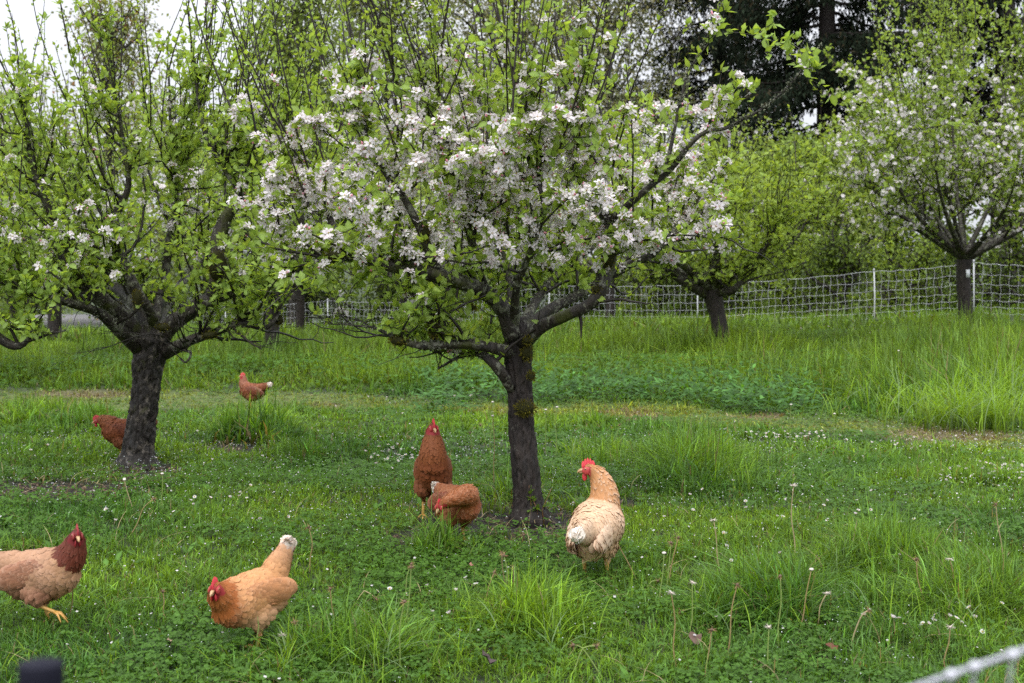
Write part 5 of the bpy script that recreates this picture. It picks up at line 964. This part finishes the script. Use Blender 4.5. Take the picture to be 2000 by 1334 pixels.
def dead_leaf(px, r, lab, s, col, seed):
    rng = np.random.default_rng(seed); g = G(px, r); a = Acc(); n = 7; th = np.linspace(0, 2 * math.pi, 11)[:-1]; rr = rng.uniform(.6, 1, 10); V = [(0, 0, .1)] + [(math.cos(t) * q, math.sin(t) * q * .7, rng.uniform(-.1, .5)) for t, q in zip(th, rr)]
    V = A(V) * s; a.add(V, None, [(0, i + 1, (i + 1) % 10 + 1) for i in range(10)], col); a.add(V * .98 - A([0, 0, .0015]), None, [(0, (i + 1) % 10 + 1, i + 1) for i in range(10)], A(col) * .8)
    o = a.build('dead_leaf', M_DRY, label=lab, cat='dead leaf', group='brown dead leaves in the lawn'); o.location = g + A([0, 0, .05]); o.rotation_euler = (R(40), R(rng.uniform(-20, 20)), R(rng.uniform(0, 90)))
for i, (x, r_, lab, s, c) in enumerate([(1358, 1278, 'grey brown curled dead leaf by the tall stalk with broad white head', .035, (.13, .08, .06)), (950, 1322, 'large dark crumpled dead leaf at the bottom edge', .045, (.09, .06, .06)), (1624, 1298, 'rust red dead leaf near the rope at the bottom', .026, (.12, .04, .02)),
                                    (920, 1130, 'pinkish brown leaf scrap right of the buff hen tail', .018, (.35, .16, .12)), (1945, 1200, 'small dark red leaf near the right edge', .018, (.15, .04, .03)), (330, 1285, 'pale brown flower scrap below the two near hens', .016, (.4, .28, .2)), (560, 1108, 'pale pink brown scrap beside the raised white tail', .014, (.5, .3, .25))]): dead_leaf(x, r_, lab, s, c, 60 + i)

# ------------------------------------------------------------------ bark snags
def sapling(px, r, lab, seed):
    rng = np.random.default_rng(seed); g = G(px, r); rt = root('sucker_shoot', g, lab, 'sapling', 'young shoots at the foot of the trunk'); a = Acc(); l = Acc()
    for k in range(3):
        q = A([(0.03 * k - .03, 0, 0), (0.03 * k - .03 + rng.normal(0, .01), 0, .06), (.03 * k - .03 + rng.normal(0, .02), 0, rng.uniform(.09, .2))]); tube(a, q, [.003, .0025, .0015], 5, (.16, .08, .03))
        m = 12; pp = q[1] + (q[2] - q[1]) * rng.uniform(0, 1, (m, 1)); stamp(l, LV, LQ, LT, pp, frames(nrm(rng.normal(0, 1, (m, 3)) + A([0, -.2, .4])), np.tile(A([[0, 0, 1.]]), (m, 1))), rng.uniform(.018, .034, m), A([[.13, .22, .04]]) * rng.uniform(.8, 1.3, (m, 1)), LC)
    a.build('stems', M_STALK, rt); l.build('leaves', M_LEAF, rt)
sapling(1012, 1012, 'leafy young shoots at the left foot of the middle trunk', 1); sapling(1050, 1022, 'thin orange stemmed shoots in front of the middle trunk', 2)

# ------------------------------------------------------------------ the near fence post and rope, out of focus
a = Acc(); c = P(80, 1286, .98); tube(a, [(c[0], c[1], .2), (c[0], c[1], c[2] - .012), (c[0], c[1], c[2] - .004), (c[0], c[1], c[2] - .003), (c[0], c[1], c[2] - .0025)], [.0155, .0155, .0155, .0150, .002], 20, (.010, .010, .018)); b = A([c[0], c[1], .2])
o = a.build('fence_post', M_POST, smooth_=True, label='blurred black post top close to the lens at the lower left', cat='post')
q = A([P(1760, 1352, .92), P(1850, 1320, .92), P(1940, 1290, .92), P(2100, 1236, .92), P(2500, 1120, .92)]); q, w = catmull(q, [.0022] * 5, .004)
rt = root('fence_rope', q[0], 'blurred white twisted rope close to the lens at the lower right', 'rope'); a = Acc(); t = np.arange(len(q)) * .004
for ph in (0, 2.09, 4.19):
    off = np.stack([0 * t, np.cos(t * 260 + ph) * .0012, np.sin(t * 260 + ph) * .0012], -1); tube(a, q + off - q[0], .0010, 6, (.5, .5, .56), closed=False)
a.build('strand', M_ROPE, rt, smooth_=True)
for kx, kr in ((1858, 1318), (1905, 1302), (1978, 1279)):
    k = Acc(); ellipsoid(k, P(kx, kr, .918) - q[0], (.0042, .004, .0036), None, 12, 8, (.6, .6, .66)); tube(k, [P(kx, kr, .918) - q[0], P(kx - 8, kr + 60, .93) - q[0], P(kx - 14, kr + 180, .94) - q[0]], [.0012, .0012, .0012], 5, (.6, .6, .66)); k.build('knot', M_ROPE, rt, smooth_=True)
